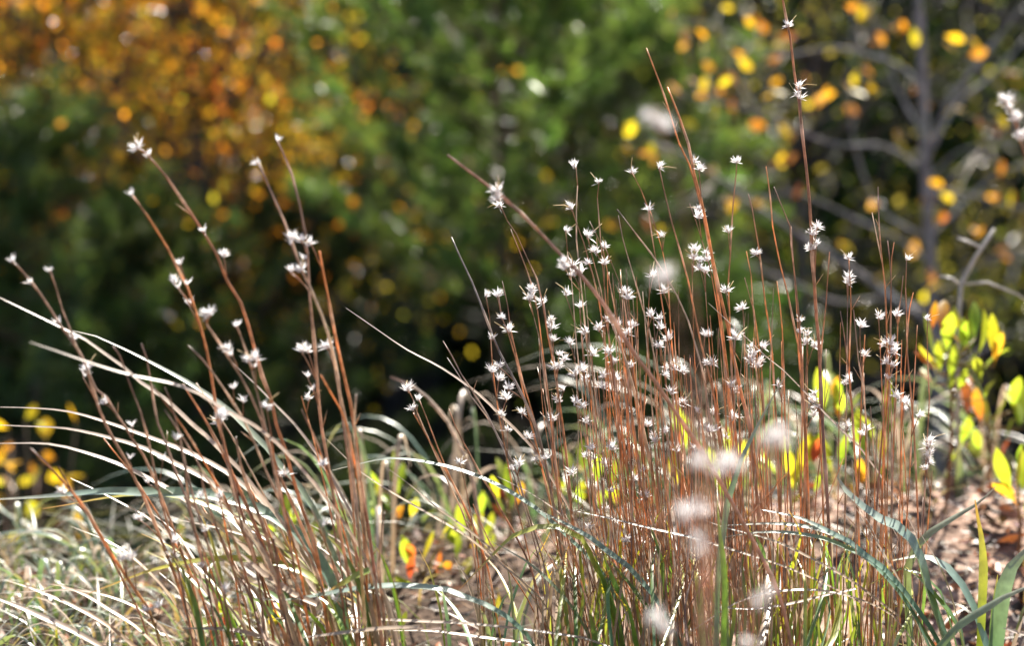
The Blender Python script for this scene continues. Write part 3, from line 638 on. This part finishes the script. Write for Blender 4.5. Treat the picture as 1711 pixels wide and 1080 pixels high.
B.attach(parse('''1318,41 1335,145 1333,155 1338,162 1366,378 1358,390 1364,405 1354,415 1361,414 1418,431 1418,462 1415,472 1515,431 1468,530 1497,526 1550,533 1437,544 1338,535 1336,554 1350,557 1348,572 1359,578 1480,576 1489,574 1495,579 1494,588 1446,593 1363,658 1357,669 1366,681 1360,692 1413,640 1422,636 1481,630 1481,606 1493,610 1498,662 1511,670 1518,675 1511,683 1535,695 1417,711 1441,725 1448,718 1254,579 1274,579 1261,592 1255,603 1274,602 1268,612 1241,514 1264,423 1301,644 1550,745 1554,755 1549,765 1553,772 1548,782 1555,738'''))
B.finish()
for pts, w, k, d0, d1 in [
    ('1183,506 1216,537 1248,566 1279,596 1307,618 1346,658 1378,692 1411,725 1439,753 1463,786 1500,840 1540,920 1575,1085', 4, 'dead', 3.33, 3.4),
    ('1170,867 1212,883 1268,897 1312,913 1362,938 1418,969 1500,1030', 3.5, 'dead', 3.26, 3.3),
    ('1140,1066 1190,1033 1232,1008 1273,994 1334,987 1390,991 1440,1005 1490,1030 1530,1080', 3.5, 'dead', 3.22, 3.3),
    ('1201,1016 1251,1019 1307,1013 1376,997 1430,985', 3.2, 'dead', 3.24, 3.3),
    ('1440,820 1470,850 1500,900 1520,960 1535,1085', 3, 'dead', 3.36, 3.4), ('1420,870 1450,900 1490,960 1510,1085', 3, 'dead', 3.4, 3.4)]:
    B.blade(pts, w, k, d0, d1)
for i in range(40):
    x0 = random.uniform(1250, 1540); y0 = random.uniform(860, 1010); s_ = random.choice((-1, 1)); h = random.uniform(60, 150)
    B.blade([(x0, y0), (x0 + s_ * random.uniform(5, 20), y0 + h * .3), (x0 + s_ * random.uniform(0, 14), y0 + h * .7), (x0 + random.uniform(-14, 14), max(1065, y0 + h))], random.uniform(3, 6), random.choice(['straw', 'yellow', 'yellow', 'green', 'bright']), 3.4 + random.gauss(0, .08), 3.4 + random.gauss(0, .08), tilt=random.uniform(40, 80), name='basal_leaf')

# --- the clump on the left, a little nearer than the sharp zone
C_ = Clump('bluestem_clump', 480, 3.2, 'clump of brown dry grass on the left leaning left with arching blades', 'grass clump', 'clumps of dry bluestem')
for row in '''230,245 248,260 278,295 305,335 340,388 362,425 380,470 402,505 415,544 426,586 438,629 453,667 462,711 477,753 487,790 505,850 530,930 552,1092|7
220,325 247,362 280,415 300,455 313,480 328,523 343,576 351,616 357,655 363,700 374,742 387,795 410,880 445,1000 460,1092|6
463,234 475,262 487,290 500,340 510,390 514,430 517,490 522,544 527,597 530,640 533,680 538,720 545,760 552,802 560,850 585,980 600,1092|6.5
432,272 450,315 475,370 487,405 503,450 520,485 536,523 547,555 560,608 568,661 579,712 588,780 600,900 612,1092|6.5
534,420 540,455 548,495 554,530 562,570 575,629 585,672 592,715 597,764 602,806 611,860 622,930 640,1092|7
486,455 510,478 530,505 545,550 560,620 575,720 590,850 602,1092|5
343,526 345,542 370,578 385,603 402,629 419,661 437,703 450,745 470,800 500,870 535,960 560,1092|6
393,535 402,562 412,590 421,620 430,660 440,700 452,760 470,840 490,940 505,1092|5
314,578 338,601 353,620 374,650 391,676 406,700 425,740 450,800 490,880 530,960 570,1092|5.5|tan
21,436 40,457 55,475 67,491 85,518 102,546 120,571 132,587 143,608 152,640 163,677 175,707 189,734 210,770 225,801 240,830 268,900 300,985 330,1092|6
84,452 96,490 104,518 117,550 125,575 140,605 160,650 179,666 196,695 210,715 222,736 240,762 257,799 288,880 325,990 345,1092|5
189,579 200,595 216,640 234,687 244,721 253,762 265,820 295,940 325,1092|5
236,575 245,600 252,640 263,707 279,746 291,783 310,830 340,950 368,1092|5.5
275,648 285,671 297,715 306,762 328,850 372,990 395,1092|5
275,685 301,725 328,768 345,800 390,862 455,960 505,1092|5|tan
394,732 402,775 413,811 426,845 450,910 468,1000 480,1092|8
536,627 553,657 570,686 580,712 592,770 606,870 620,1092|5
457,900 463,940 467,991 477,1029 485,1065 488,1092|9|pink
51,750 81,779 104,803 130,834 147,858 169,897 189,931 212,966 228,990 246,1015 260,1050 272,1092|6
98,779 114,809 130,836 150,866 175,910 200,960 235,1030 255,1092|5
300,728 310,790 318,850 340,940 360,1000 375,1092|5
330,770 350,850 385,940 410,1010 425,1092|5
520,850 545,910 570,990 580,1092|5
440,880 470,930 505,1000 525,1092|5
368,693 372,740 385,800 402,870 430,960 445,1092|5
445,678 452,720 462,790 480,870 505,970 520,1092|5
642,858 637,900 632,950 640,1010 645,1092|6
595,660 592,720 600,800 610,900 625,1000 632,1092|6'''.split('\n'):
    f = row.split('|'); C_.stem(f[0], float(f[1]), 2.97 + random.gauss(0, .03), 3.2 + random.gauss(0, .04), f[2] if len(f) > 2 else ('left' if random.random() < .8 else None))
for i in range(15):
    bx_ = random.uniform(330, 640); ty = random.uniform(640, 900); tx = bx_ - (1092 - ty) * random.uniform(.15, .6)
    C_.stem([(tx, ty), (tx + (bx_ - tx) * .3, ty + (1092 - ty) * .22), (tx + (bx_ - tx) * .7, ty + (1092 - ty) * .6), (bx_, 1092)], random.uniform(3, 5), 3.1 + random.gauss(0, .09), 3.2 + random.gauss(0, .07))
C_.attach(parse('232,246 374,427 293,472 485,397 505,402 520,406 505,450 343,526 351,524 381,584 415,602 427,600 505,587 515,586 547,579 517,665 445,678 368,691 370,704 368,697 105,822 176,672 141,618 232,866 290,905 293,897 210,933 222,932 245,1018 268,1012 345,885 335,830 370,828 540,775 478,792 290,930 375,985 340,945 545,995 560,1000 205,935'), far=60,
          small=parse('249,260 463,236 432,274 221,327 341,388 299,483 312,477 302,443 316,510 389,594 426,615 515,632 525,652 487,408 509,434 488,453 390,650 406,672 395,546 22,438 55,475 100,541 121,569 139,630 84,454 486,456 216,768 272,770 222,714 292,735 248,808 540,880'))
C_.finish()
for pts, w, k, d0, d1 in [
    ('-30,681 0,681 61,683 116,689 173,705 244,730 320,760 375,789 413,819 449,849 490,905 540,990 565,1085', 6, 'dead', 3.25, 3.22),
    ('-30,711 0,711 40,713 110,717 180,732 240,750 290,775 340,800 380,830 430,870 500,960 540,1085', 6, 'dead', 3.22, 3.2),
    ('-30,743 0,742 80,743 140,757 200,778 250,803 290,825 350,870 420,930 480,1010 510,1085', 7, 'dead', 3.18, 3.2),
    ('-20,836 60,832 110,828 180,823 230,825 300,826 350,829 390,838 420,848 455,865 490,890 520,920 560,990 582,1085', 11, 'blue', 3.18, 3.2),
    ('72,851 110,845 180,833 240,828 300,833 360,852 420,880 480,925 540,1000 570,1085', 8, 'yellow', 3.22, 3.2),
    ('-20,488 0,498 41,518 98,546 143,569 173,591 204,613 234,640 275,668 318,709 343,730 375,762 402,789 428,823 457,857 500,920 545,1000 570,1085', 6, 'dead', 3.05, 3.2),
    ('50,572 100,589 160,610 220,628 280,640 330,658 380,690 420,710 460,740 490,770 540,830 580,885 620,960 650,1085', 5, 'dead', 2.85, 3.15),
    ('122,553 160,562 200,580 250,605 310,638 345,660 390,695 420,725 445,750 470,783 498,813 521,849 545,903 558,934 578,973 604,1023 628,1085', 7, 'mid', 3.2, 3.22),
    ('118,800 165,822 205,843 240,862 280,895 330,960 380,1085', 4, 'dead', 3.2, 3.2),
    ('389,606 394,612 428,644 455,672 492,710 509,732 536,770 551,796 573,836 594,879 630,960 660,1085', 4.5, 'dead', 3.15, 3.2),
    ('543,732 587,775 603,790 641,816 682,841 723,865 780,899 830,940 900,1000 950,1085', 5, 'straw', 3.2, 3.25),
    ('650,785 690,815 730,850 780,885 830,930 890,1000 930,1085', 3.5, 'straw', 3.25, 3.3),
    ('420,1000 480,1004 560,992 616,984 672,982 710,984 747,989 775,1000 809,1013 840,1030 878,1063 892,1088', 9, 'blue', 3.15, 3.2),
    ('387,913 419,942 439,960 461,975 491,995 529,1011', 6, 'dead', 3.1, 3.12),
    ('145,994 183,980 214,968 255,954 318,941 380,936 420,937 460,943 500,956 545,990 590,1085', 8, 'yellow', 3.15, 3.2),
    ('-20,996 0,1003 31,1015 71,1033 122,1056 173,1085', 6, 'dead', 3.1, 3.12),
    ('8,970 51,984 102,1005 143,1025 183,1049 224,1082', 4.5, 'straw', 3.15, 3.15),
    ('51,984 77,976 102,980 143,996 183,1021 224,1047 261,1082', 4, 'straw', 3.2, 3.15),
    ('-10,993 70,989 130,988 180,998 230,1018 270,1050 290,1085', 3.5, 'dead', 3.2, 3.2),
    ('550,988 574,977 594,965 618,955', 8, 'yellow', 3.1, 3.1),
    ('300,1051 368,1053 403,1057 439,1067 470,1085', 5, 'dead', 3.12, 3.15),
    ('503,1067 578,1059 638,1052 700,1050', 5, 'dead', 3.1, 3.1),
    ('300,870 360,882 420,900 470,925 520,965 570,1085', 6, 'dead', 3.2, 3.2)]:
    C_.blade(pts, w, k, d0, d1)
for i in range(36):
    bx_ = random.uniform(330, 680); h = random.uniform(70, 260); dx = -random.uniform(.2, 1.1) * h
    C_.blade([(bx_ + dx, 1085 - h), (bx_ + dx * .62, 1085 - h * .82), (bx_ + dx * .25, 1085 - h * .45), (bx_, 1085)], random.uniform(3, 7), random.choice(['straw', 'dead', 'yellow', 'green', 'straw', 'bright']), 3.2 + random.gauss(0, .1), 3.2 + random.gauss(0, .08), name='basal_leaf')

# --- the few stems in the gap between the clumps
D_ = Clump('bluestem_clump', 810, 3.34, 'small tuft of slender brown stems in the gap between the big clumps', 'grass clump', 'clumps of dry bluestem')
for row in '''690,690 705,715 722,745 740,780 757,808 780,855 800,900 806,930 808,1011 810,1092|4.5
700,667 715,705 730,745 746,785 765,825 790,880 815,950 840,1092|4
750,684 760,711 774,739 786,761 804,796 821,823 837,853 855,884 890,960 920,1092|4.5
768,773 775,800 785,850 800,950 810,1092|3
682,651 690,668 697,690 712,725 730,765 755,820 785,890 800,1000 803,1092|4'''.split('\n'):
    f = row.split('|'); D_.stem(f[0], float(f[1]), 3.3, 3.34)
D_.attach(parse('682,651 700,667 690,682 768,773'), far=40); D_.finish()
for i in range(12):
    bx_ = random.uniform(740, 880); h = random.uniform(60, 180); dx = random.uniform(-.8, .5) * h
    D_.blade([(bx_ + dx, 1085 - h), (bx_ + dx * .6, 1085 - h * .8), (bx_ + dx * .2, 1085 - h * .4), (bx_, 1085)], random.uniform(3, 6), random.choice(['straw', 'yellow', 'green', 'mid']), 3.4 + random.gauss(0, .1), 3.4, name='basal_leaf')

# --- stems close to the lens, out of focus
F_ = Clump('bluestem_clump', 1180, 2.05, 'out of focus reddish grass stems with big soft white tufts close to the viewer', 'grass clump', 'clumps of dry bluestem')
for row in '''1098,205 1128,290 1150,400 1165,540 1180,700 1190,900 1195,1092
1115,465 1140,560 1160,680 1172,800 1180,950 1182,1092
1300,735 1285,800 1262,900 1245,1000 1238,1092
1170,775 1172,830 1170,900 1168,980 1168,1092
1215,775 1208,850 1200,930 1195,1010 1192,1092
1275,1000 1262,1040 1250,1092
1100,1040 1115,1070 1120,1092
1150,620 1158,720 1165,830 1172,950 1175,1092
1195,690 1192,780 1186,880 1182,1092'''.split('\n'):
    F_.stem(row, 2.6, 2.03 + random.gauss(0, .04), 2.1 + random.gauss(0, .03), 'pink')
F_.attach(parse('1088,196 1100,205 1110,213 1118,462 1106,472 1298,730 1305,742 1165,778 1178,770 1215,772 1222,780 1158,850 1148,868 1170,860 1165,905 1172,925 1262,1010 1278,992 1098,1035 1104,1048 1290,738 1210,785 1195,785 1140,862 1250,1078'), far=90); F_.finish()

# --- a stem leaning in at the right margin
G_ = Clump('bluestem_clump', 1800, 2.85, 'single seed stem leaning in at the upper right margin', 'grass clump', 'clumps of dry bluestem')
G_.stem('1678,160 1690,190 1705,235 1722,300 1745,420 1770,640 1795,1000 1800,1092', 5, 2.8, 2.85)
G_.attach(parse('1680,168 1688,180 1696,192 1704,232 1712,228 1700,200'), far=90); G_.finish()

# --- tufts of broad bluish blades at the lower right
E_ = Clump('broad_bladed_grass', 1590, 3.3, 'tuft of broad blue green blades arching left at the lower right', 'grass tuft', 'tufts of broad green blades')
for pts, w, k, d0, d1 in [
    ('1404,782 1398,799 1411,822 1439,849 1469,872 1494,883 1517,905 1533,936 1544,980 1558,1022 1580,1084', 20, 'blue', 3.30, 3.27),
    ('1490,938 1533,931 1555,936 1580,952 1603,980 1622,1016 1633,1047 1645,1084', 15, 'blue', 3.32, 3.28),
    ('1270,852 1334,866 1379,888 1418,908 1444,930 1475,952 1503,983 1530,1019 1550,1047 1571,1084', 8, 'blue', 3.26, 3.26),
    ('1209,879 1279,876 1334,879 1379,890 1412,905 1450,936 1500,990 1560,1084', 6, 'mid', 3.28, 3.27),
    ('1207,899 1265,891 1320,892 1376,902 1404,913 1440,931 1480,968 1520,1020 1552,1084', 7, 'blue', 3.27, 3.26),
    ('1514,949 1536,969 1558,994 1583,1024 1603,1058 1608,1084', 11, 'green', 3.29, 3.28),
    ('1450,979 1480,965 1505,952 1540,960 1570,990 1598,1084', 5, 'green', 3.32, 3.29),
    ('1411,815 1430,850 1460,900 1490,950 1520,1010 1545,1084', 4, 'dead', 3.31, 3.28),
    ('1420,830 1455,880 1475,930 1510,985 1550,1084', 4, 'dead', 3.33, 3.29),
    ('1530,880 1560,930 1585,985 1610,1084', 4, 'straw', 3.3, 3.28)]:
    E_.blade(pts, w, k, d0, d1, tilt=random.uniform(20, 32))
E2 = Clump('broad_bladed_grass', 1650, 3.3, 'few upright green blades at the bottom right corner', 'grass tuft', 'tufts of broad green blades')
for pts, w, k, d0, d1, tl in [
    ('1629,836 1633,863 1639,897 1642,947 1640,1002 1638,1052 1636,1088', 13, 'yellow', 3.3, 3.29, 80),
    ('1664,813 1647,830 1628,845 1600,861 1578,874 1555,888 1530,913 1515,950 1520,1088', 7, 'mid', 3.36, 3.33, 45),
    ('1730,905 1710,924 1689,947 1675,980 1669,1016 1664,1058 1661,1088', 14, 'blue', 3.25, 3.25, 45),
    ('1667,961 1663,990 1660,1020 1657,1072 1656,1088', 9, 'green', 3.28, 3.27, 75),
    ('1730,978 1710,984 1675,999 1647,1016 1603,1044 1570,1080', 7, 'mid', 3.2, 3.2, 45),
    ('1675,1050 1700,1058 1730,1066', 4, 'dead', 3.2, 3.2, 45), ('1711,1030 1700,1060 1690,1088', 5, 'straw', 3.2, 3.2, 60)]:
    E2.blade(pts, w, k, d0, d1, tilt=tl)

# ------------------------------------------------------------------ tussocks behind, out of focus
def tussock(px, d, n, h, label, kinds, lean=-.25, width=10, spread=.9):
    c = Clump('grass_tussock', px, d, label, 'grass tussock', 'arching tussocks behind the sharp stems')
    r = P(px, 900, d); root = Vector((r.x, r.y, ground(r.x, r.y) - .02)); c.root = root; c.t.location = root
    for i in range(n):
        an = random.uniform(-math.pi, math.pi); rd = random.uniform(.35, 1.0) * spread; hh = h * random.uniform(.55, 1.1)
        tip = Vector((math.cos(an) * rd * h * 1.3 + lean * h, math.sin(an) * rd * h * .8, hh * random.uniform(.25, .8)))
        ctl = Vector((tip.x * .35, tip.y * .35, hh * 1.15))
        st = Vector((random.gauss(0, .025), random.gauss(0, .02), 0))
        pts = [root + st * (1 - u) + ctl * (2 * u * (1 - u)) + tip * (u * u) for u in [k / 11 for k in range(12)]][::-1]
        kind = random.choice(kinds); pal = BL[kind]
        az = math.atan2(tip.y, tip.x); wd = Vector((-math.sin(az), math.cos(az), 0)); tw = random.uniform(-.6, .6)
        mb = MB(); w0 = width * .00083 * random.uniform(.6, 1.2)
        wid = [w0 * min(1, .1 + k / 5) for k in range(12)]
        mb.ribbon(pts, wid, [Quaternion((0, 0, 1), tw) @ wd + Vector((0, 0, tw * .6)) for _ in range(12)], [lerp(pal[0], pal[1], k / 3) if k < 3 else lerp(pal[1], pal[2], (k - 3) / 8) for k in range(12)], .3)
        mb.build('blade', M['dead' if kind in ('dead', 'straw') else 'blade'], c.t, root)
MK = ['mid', 'mid', 'dead', 'blue', 'dead', 'straw']
for i, (px, d, n, h, lb) in enumerate([
    (60, 3.95, 16, .22, 'low pale tussock in the bottom left corner'),
    (200, 4.15, 16, .24, 'pale arching tussock behind the left clump'),
    (330, 3.75, 14, .20, 'short grey tussock under the left clump'),
    (430, 4.4, 14, .26, 'grey green tussock between the left clump and the dark wood'),
    (620, 4.1, 18, .34, 'blurred tussock arching left in the gap between the clumps'),
    (760, 4.5, 14, .32, 'tussock of brown arching blades before the dark gap'),
    (900, 4.7, 12, .32, 'grey green tussock behind the edge of the dense clump'),
    (1080, 4.9, 14, .36, 'green tussock behind the dense copper clump'),
    (1250, 4.7, 16, .42, 'tall blurred tussock behind the loose stand'),
    (1390, 5.0, 16, .44, 'wide grey green tussock arching across behind the loose stand'),
    (1500, 4.6, 14, .36, 'silvery tussock beside the yellow green seedling'),
    (1680, 4.9, 14, .42, 'tussock with long arching blades at the right margin'),
    (20, 4.4, 12, .26, 'tussock at the left margin below the yellow shrub'),
    (-60, 3.6, 12, .26, 'near tussock half outside the left margin'),
    (150, 3.6, 12, .18, 'low tussock with glinting blades under the long arching blades')]):
    tussock(px, d, n, h, lb, MK)
def twig():
    r = P(1605, 620, 4.4); g = Vector((r.x, r.y, ground(r.x, r.y) - .01))
    t = thing('dry_stick', g, 'pale bare forked stick standing behind the stems on the right', 'stick')
    mb = MB(); c = [(.42, .40, .38)] * 5
    mb.tube([g, P(1600, 560, 4.4), P(1606, 475, 4.4), P(1630, 430, 4.4), P(1662, 382, 4.4)], [.004, .004, .0045, .0035, .003], c, 6); mb.build('stem', M['dead'], t, g)
    for s in ('1606,475 1650,472 1700,492 1740,520', '1640,415 1620,405 1600,398', '1606,478 1590,465 1570,462'):
        pp = [P(a, b, 4.4) for a, b in parse(s)]; mb = MB(); mb.tube(pp, [.0028, .0024, .002, .0012][:len(pp)], c[:len(pp)], 5); mb.build('branch', M['dead'], t, g)
twig()

# ------------------------------------------------------------------ seedlings with yellow green leaves
LC = {'y': ((.24, .34, .035), (.37, .43, .045)), 'g': ((.18, .30, .03), (.30, .38, .04)), 'o': ((.50, .16, .03), (.52, .34, .03)), 'r': ((.42, .07, .04), (.50, .14, .04)), 'd': ((.48, .36, .03), (.42, .42, .04))}
SEED_MESH = {k: [leaf_mesh('leaf', .068, .0195, c, M['leaf'], curl=cu, neck=.14) for cu in (-.2, .05, .25)] for k, c in LC.items()}
def seedling(px, py, d, label, leaves, stem_px=None):
    """leaves: (x, y of the leaf's foot, x, y of its tip, colour)"""
    leaves = list(leaves)
    for x0, y0, x1, y1, c in list(leaves):      # more leaves of the same kind between those
        if len(leaves) > 3 and random.random() < .7:
            ox, oy = random.uniform(-16, 16), random.uniform(-6, 30); k = random.uniform(.5, .9); dx = random.uniform(-16, 16)
            leaves.append((x0 + ox, y0 + oy, x0 + ox + (x1 - x0) * k + dx, y0 + oy + (y1 - y0) * k, random.choice([c, c, 'g', 'd', 'o', 'r'])))
    d += .25; r = P(px, py, d); root = Vector((r.x, r.y, ground(r.x, r.y) - .01))
    t = thing('seedling', root, label, 'seedling', 'seedlings with yellow green leaves')
    sx, sy = stem_px or (px, py); top = P(sx, sy, d)
    mb = MB(); pts = [root, root.lerp(top, .5) + Vector((.006, 0, 0)), top]; mb.tube(pts, [.0035, .003, .002], [(.22, .11, .06), (.26, .13, .06), (.3, .2, .06)], 5)
    objs = []
    for x0, y0, x1, y1, c in leaves:
        dd = d + random.uniform(-.04, .04); a, b = P(x0, y0, dd), P(x1, y1, dd + random.uniform(-.05, .05))
        k = min(1.0, max(0.0, (a.z - root.z) / max(.02, top.z - root.z)))
        q = root.lerp(top, k)
        if (a - q).length > .004: mb.tube([q, (a + q) / 2, a], [.0018, .0015, .0012], [(.3, .2, .06)] * 3, 4)
        dv = (b - a) * 1.25; objs.append((a, dv, c))
    mb.build('stem', M['stem'], t, root)
    for a, dv, c in objs:
        o = place_leaf(random.choice(SEED_MESH[c]), t, a - root, dv, 0, dv.length / .068)
        # turn the leaf's face towards the viewer, give or take
        o.rotation_quaternion = dv.normalized().to_track_quat('Z', 'Y') @ Quaternion((0, 0, 1), random.uniform(-.7, .7) + (math.pi if random.random() < .5 else 0))
def lv(s):
    out = []
    q = s.split()
    for a, b in zip(q[::2], q[1::2]):
        f = (a + ',' + b).split(','); out.append((float(f[0]), float(f[1]), float(f[2]), float(f[3]), f[4]))
    return out
seedling(1580, 800, 4.05, 'largest yellow green seedling standing right of the copper stems', lv('1566,605 1535,545,y 1580,600 1584,532,y 1572,625 1568,580,y 1606,595 1610,542,y 1622,590 1620,548,g 1632,600 1655,540,y 1588,640 1590,590,y 1606,640 1618,595,g 1566,625 1542,590,r 1662,610 1668,545,d 1640,640 1632,600,y 1585,660 1586,625,y 1600,655 1612,625,y 1630,565 1632,512,g 1604,560 1600,520,d 1572,560 1575,505,o'), (1590, 610))
seedling(1650, 830, 4.3, 'seedling with orange and green leaves near the right margin', lv('1655,720 1668,668,y 1640,710 1632,662,o 1690,690 1700,640,y 1700,720 1711,660,g 1600,760 1612,700,y 1620,700 1610,650,r 1680,740 1690,705,g 1640,760 1630,725,y'), (1650, 700))
seedling(1700, 900, 3.85, 'seedling with upright yellow leaves cut by the right margin', lv('1692,830 1668,775,y 1700,832 1692,765,d 1708,830 1712,770,y 1700,790 1705,750,g'), (1700, 815))
seedling(1450, 840, 4.0, 'yellow seedling behind the loose stand of stems', lv('1478,710 1475,650,y 1482,720 1490,665,g 1460,740 1448,690,y 1440,760 1425,700,y 1470,780 1478,735,d 1395,680 1398,640,o 1400,660 1385,620,g 1412,700 1425,660,y 1440,820 1440,770,o 1378,690 1372,640,y'), (1452, 700))
seedling(1340, 860, 3.95, 'yellow seedling with large leaves just behind the tall red stem', lv('1318,790 1310,740,y 1335,800 1345,745,d 1300,800 1285,760,y 1350,780 1362,730,y 1325,830 1330,790,g 1280,820 1262,790,d 1390,800 1380,745,y 1405,790 1412,735,g 1360,830 1375,790,y'), (1330, 780))
seedling(1210, 900, 4.1, 'yellow seedling glimpsed through the dense stems', lv('1215,780 1212,730,y 1230,790 1242,745,d 1195,800 1185,760,y 1205,830 1200,790,g 1150,760 1130,705,y 1165,745 1158,700,g 1130,820 1122,770,d 1230,830 1240,795,o'), (1208, 770))
seedling(980, 930, 4.2, 'yellow green seedling behind the left part of the dense stems', lv('958,810 952,755,y 975,800 978,745,y 990,820 1000,770,g 950,840 938,800,y 970,850 972,815,d 1020,820 1030,775,y 1040,830 1052,785,d 1000,860 1010,825,g'), (976, 790))
seedling(850, 900, 4.0, 'seedling with one tall leaf at the edge of the dark gap', lv('842,815 838,772,y 850,840 856,790,g 835,840 828,800,d 862,850 870,815,o 845,870 838,835,y 825,860 812,830,y'), (846, 830))
seedling(660, 960, 4.1, 'bright yellow green seedling in the dark gap between the clumps', lv('655,810 648,762,y 640,820 618,780,y 662,830 672,785,y 650,845 635,815,y 672,850 690,815,y 660,865 648,835,g 685,870 695,835,d 705,880 715,850,y 640,880 628,850,g'), (656, 830))
seedling(700, 1000, 3.9, 'seedling with yellow and orange leaves on the bare patch', lv('705,945 712,895,d 690,960 678,915,y 715,985 722,935,y 700,1010 668,955,y 722,1030 715,985,d 700,1030 690,990,o 735,1000 745,950,y 680,1000 665,965,g 725,960 735,930,r 760,940 770,905,y 770,960 782,930,d 745,905 752,875,y'), (706, 960))
seedling(780, 990, 4.05, 'small seedling right of the one on the bare patch', lv('775,900 768,858,y 790,905 800,862,d 765,920 752,890,y 800,930 808,895,g 782,945 790,915,o 815,900 822,865,y 800,870 805,835,y'), (780, 880))
seedling(832, 1060, 3.75, 'small seedling with a single drooping yellow leaf', lv('834,988 832,1022,d 820,1010 808,1030,o'), (830, 985))
seedling(480, 960, 3.85, 'yellow green seedling behind the foot of the left clump', lv('472,895 470,842,y 485,905 490,855,y 462,915 452,880,g 500,920 512,885,d 520,905 528,870,y 478,935 482,905,o 560,890 565,855,y 545,920 552,885,y'), (476, 885))
seedling(430, 1070, 3.6, 'low seedling among the grass below the left clump', lv('425,1035 418,1000,y 440,1040 448,1005,g 410,1050 398,1022,y 450,1055 462,1025,d 380,1040 372,1005,y 365,1060 358,1030,g'), (428, 1030))
seedling(590, 1075, 3.55, 'low seedling with yellow blades of leaves between the clumps at the bottom', lv('585,1050 578,1010,d 600,1050 612,1012,y 575,1065 562,1035,y 615,1065 628,1035,o 640,1060 650,1025,y 665,1065 676,1030,y'), (592, 1045))

# ------------------------------------------------------------------ litter and fine grass on the ground
def litter():
    mb = MB(); pal = [(.22, .12, .06), (.30, .17, .09), (.14, .09, .06), (.34, .26, .20), (.40, .32, .27), (.10, .07, .05), (.36, .14, .05), (.20, .17, .15)]
    for i in range(9000):
        y = random.uniform(2.9, 5.6); x = random.uniform(-.27, .27) * y * 1.05
        if random.random() < .5 and math.sin(4.1 * x + 1) + math.sin(5.2 * y) > .6: continue
        z = ground(x, y) + random.uniform(.004, .022)
        leaf_face(mb, (x, y, z), random.uniform(.010, .038), vary(random.choice(pal), .3), (random.gauss(0, .45), random.gauss(0, .45), 1), random.uniform(.3, .8))
    for i in range(260):
        y = random.uniform(3.5, 4.7); x = random.uniform(.30, 1.1) * y * .25
        leaf_face(mb, (x, y, ground(x, y) + random.uniform(.006, .03)), random.uniform(.03, .07), vary(random.choice([(.06, .04, .03), (.11, .07, .05), (.04, .03, .025), (.35, .12, .04)]), .3), (random.gauss(0, .6), random.gauss(0, .6), 1), random.uniform(.4, .9))
    for i in range(2600):
        y = random.uniform(3.0, 5.6); x = random.uniform(-.27, .27) * y * 1.05; z = ground(x, y) + random.uniform(.004, .02); an = random.uniform(0, 6.28); ln = random.uniform(.02, .09)
        a = Vector((x, y, z)); b = a + Vector((math.cos(an) * ln, math.sin(an) * ln, random.uniform(-.005, .02)))
        mb.tube([a, b], [.0012, .0008], [vary(random.choice([(.35, .29, .24), (.25, .17, .11), (.42, .36, .30)]))] * 2, 3)
    tag(mb.build('leaf_litter', M['litter'], smooth_=False), 'brown and grey dead leaves and bits of straw on the sandy ground', kind='stuff')
litter()
def fine_grass():
    mb = MB()
    for i in range(1700):
        y = random.uniform(3.35, 4.9); x = random.uniform(-.25, .25) * y * 1.05
        px = x / (y * KX) * W + W / 2
        dens = 1.0 if px < 560 else (.15 if px < 900 else .45) if px < 1150 else (.55 if y > 4.3 else .12)
        dens_ = 1.0 if px < 620 else (.45 if px < 1150 else (.55 if y > 4.3 else .12))
        if random.random() > dens: continue
        z = ground(x, y); h = random.uniform(.05, .17); an = random.uniform(0, 6.28); rd = h * random.uniform(.6, 1.9)
        pts = []
        for k in range(5):
            u = k / 4; pts.append(Vector((x + math.cos(an) * rd * u * u, y + math.sin(an) * rd * u * u, z + h * (1.7 * u - .85 * u * u))))
        kind = random.choice(['mid', 'mid', 'dead', 'straw', 'blue', 'blue', 'green']); pal = BL[kind]; w = random.uniform(.002, .006)
        wd = Vector((-math.sin(an), math.cos(an), random.uniform(-.4, .4)))
        mb.ribbon(pts, [w, w, w * .9, w * .6, w * .1], [wd] * 5, [tuple(v * .7 for v in lerp(pal[2], pal[0], k / 4)) for k in range(5)], .3)
    tag(mb.build('grass', M['blade']), 'short thin pale grass covering the knoll', kind='stuff')
fine_grass()
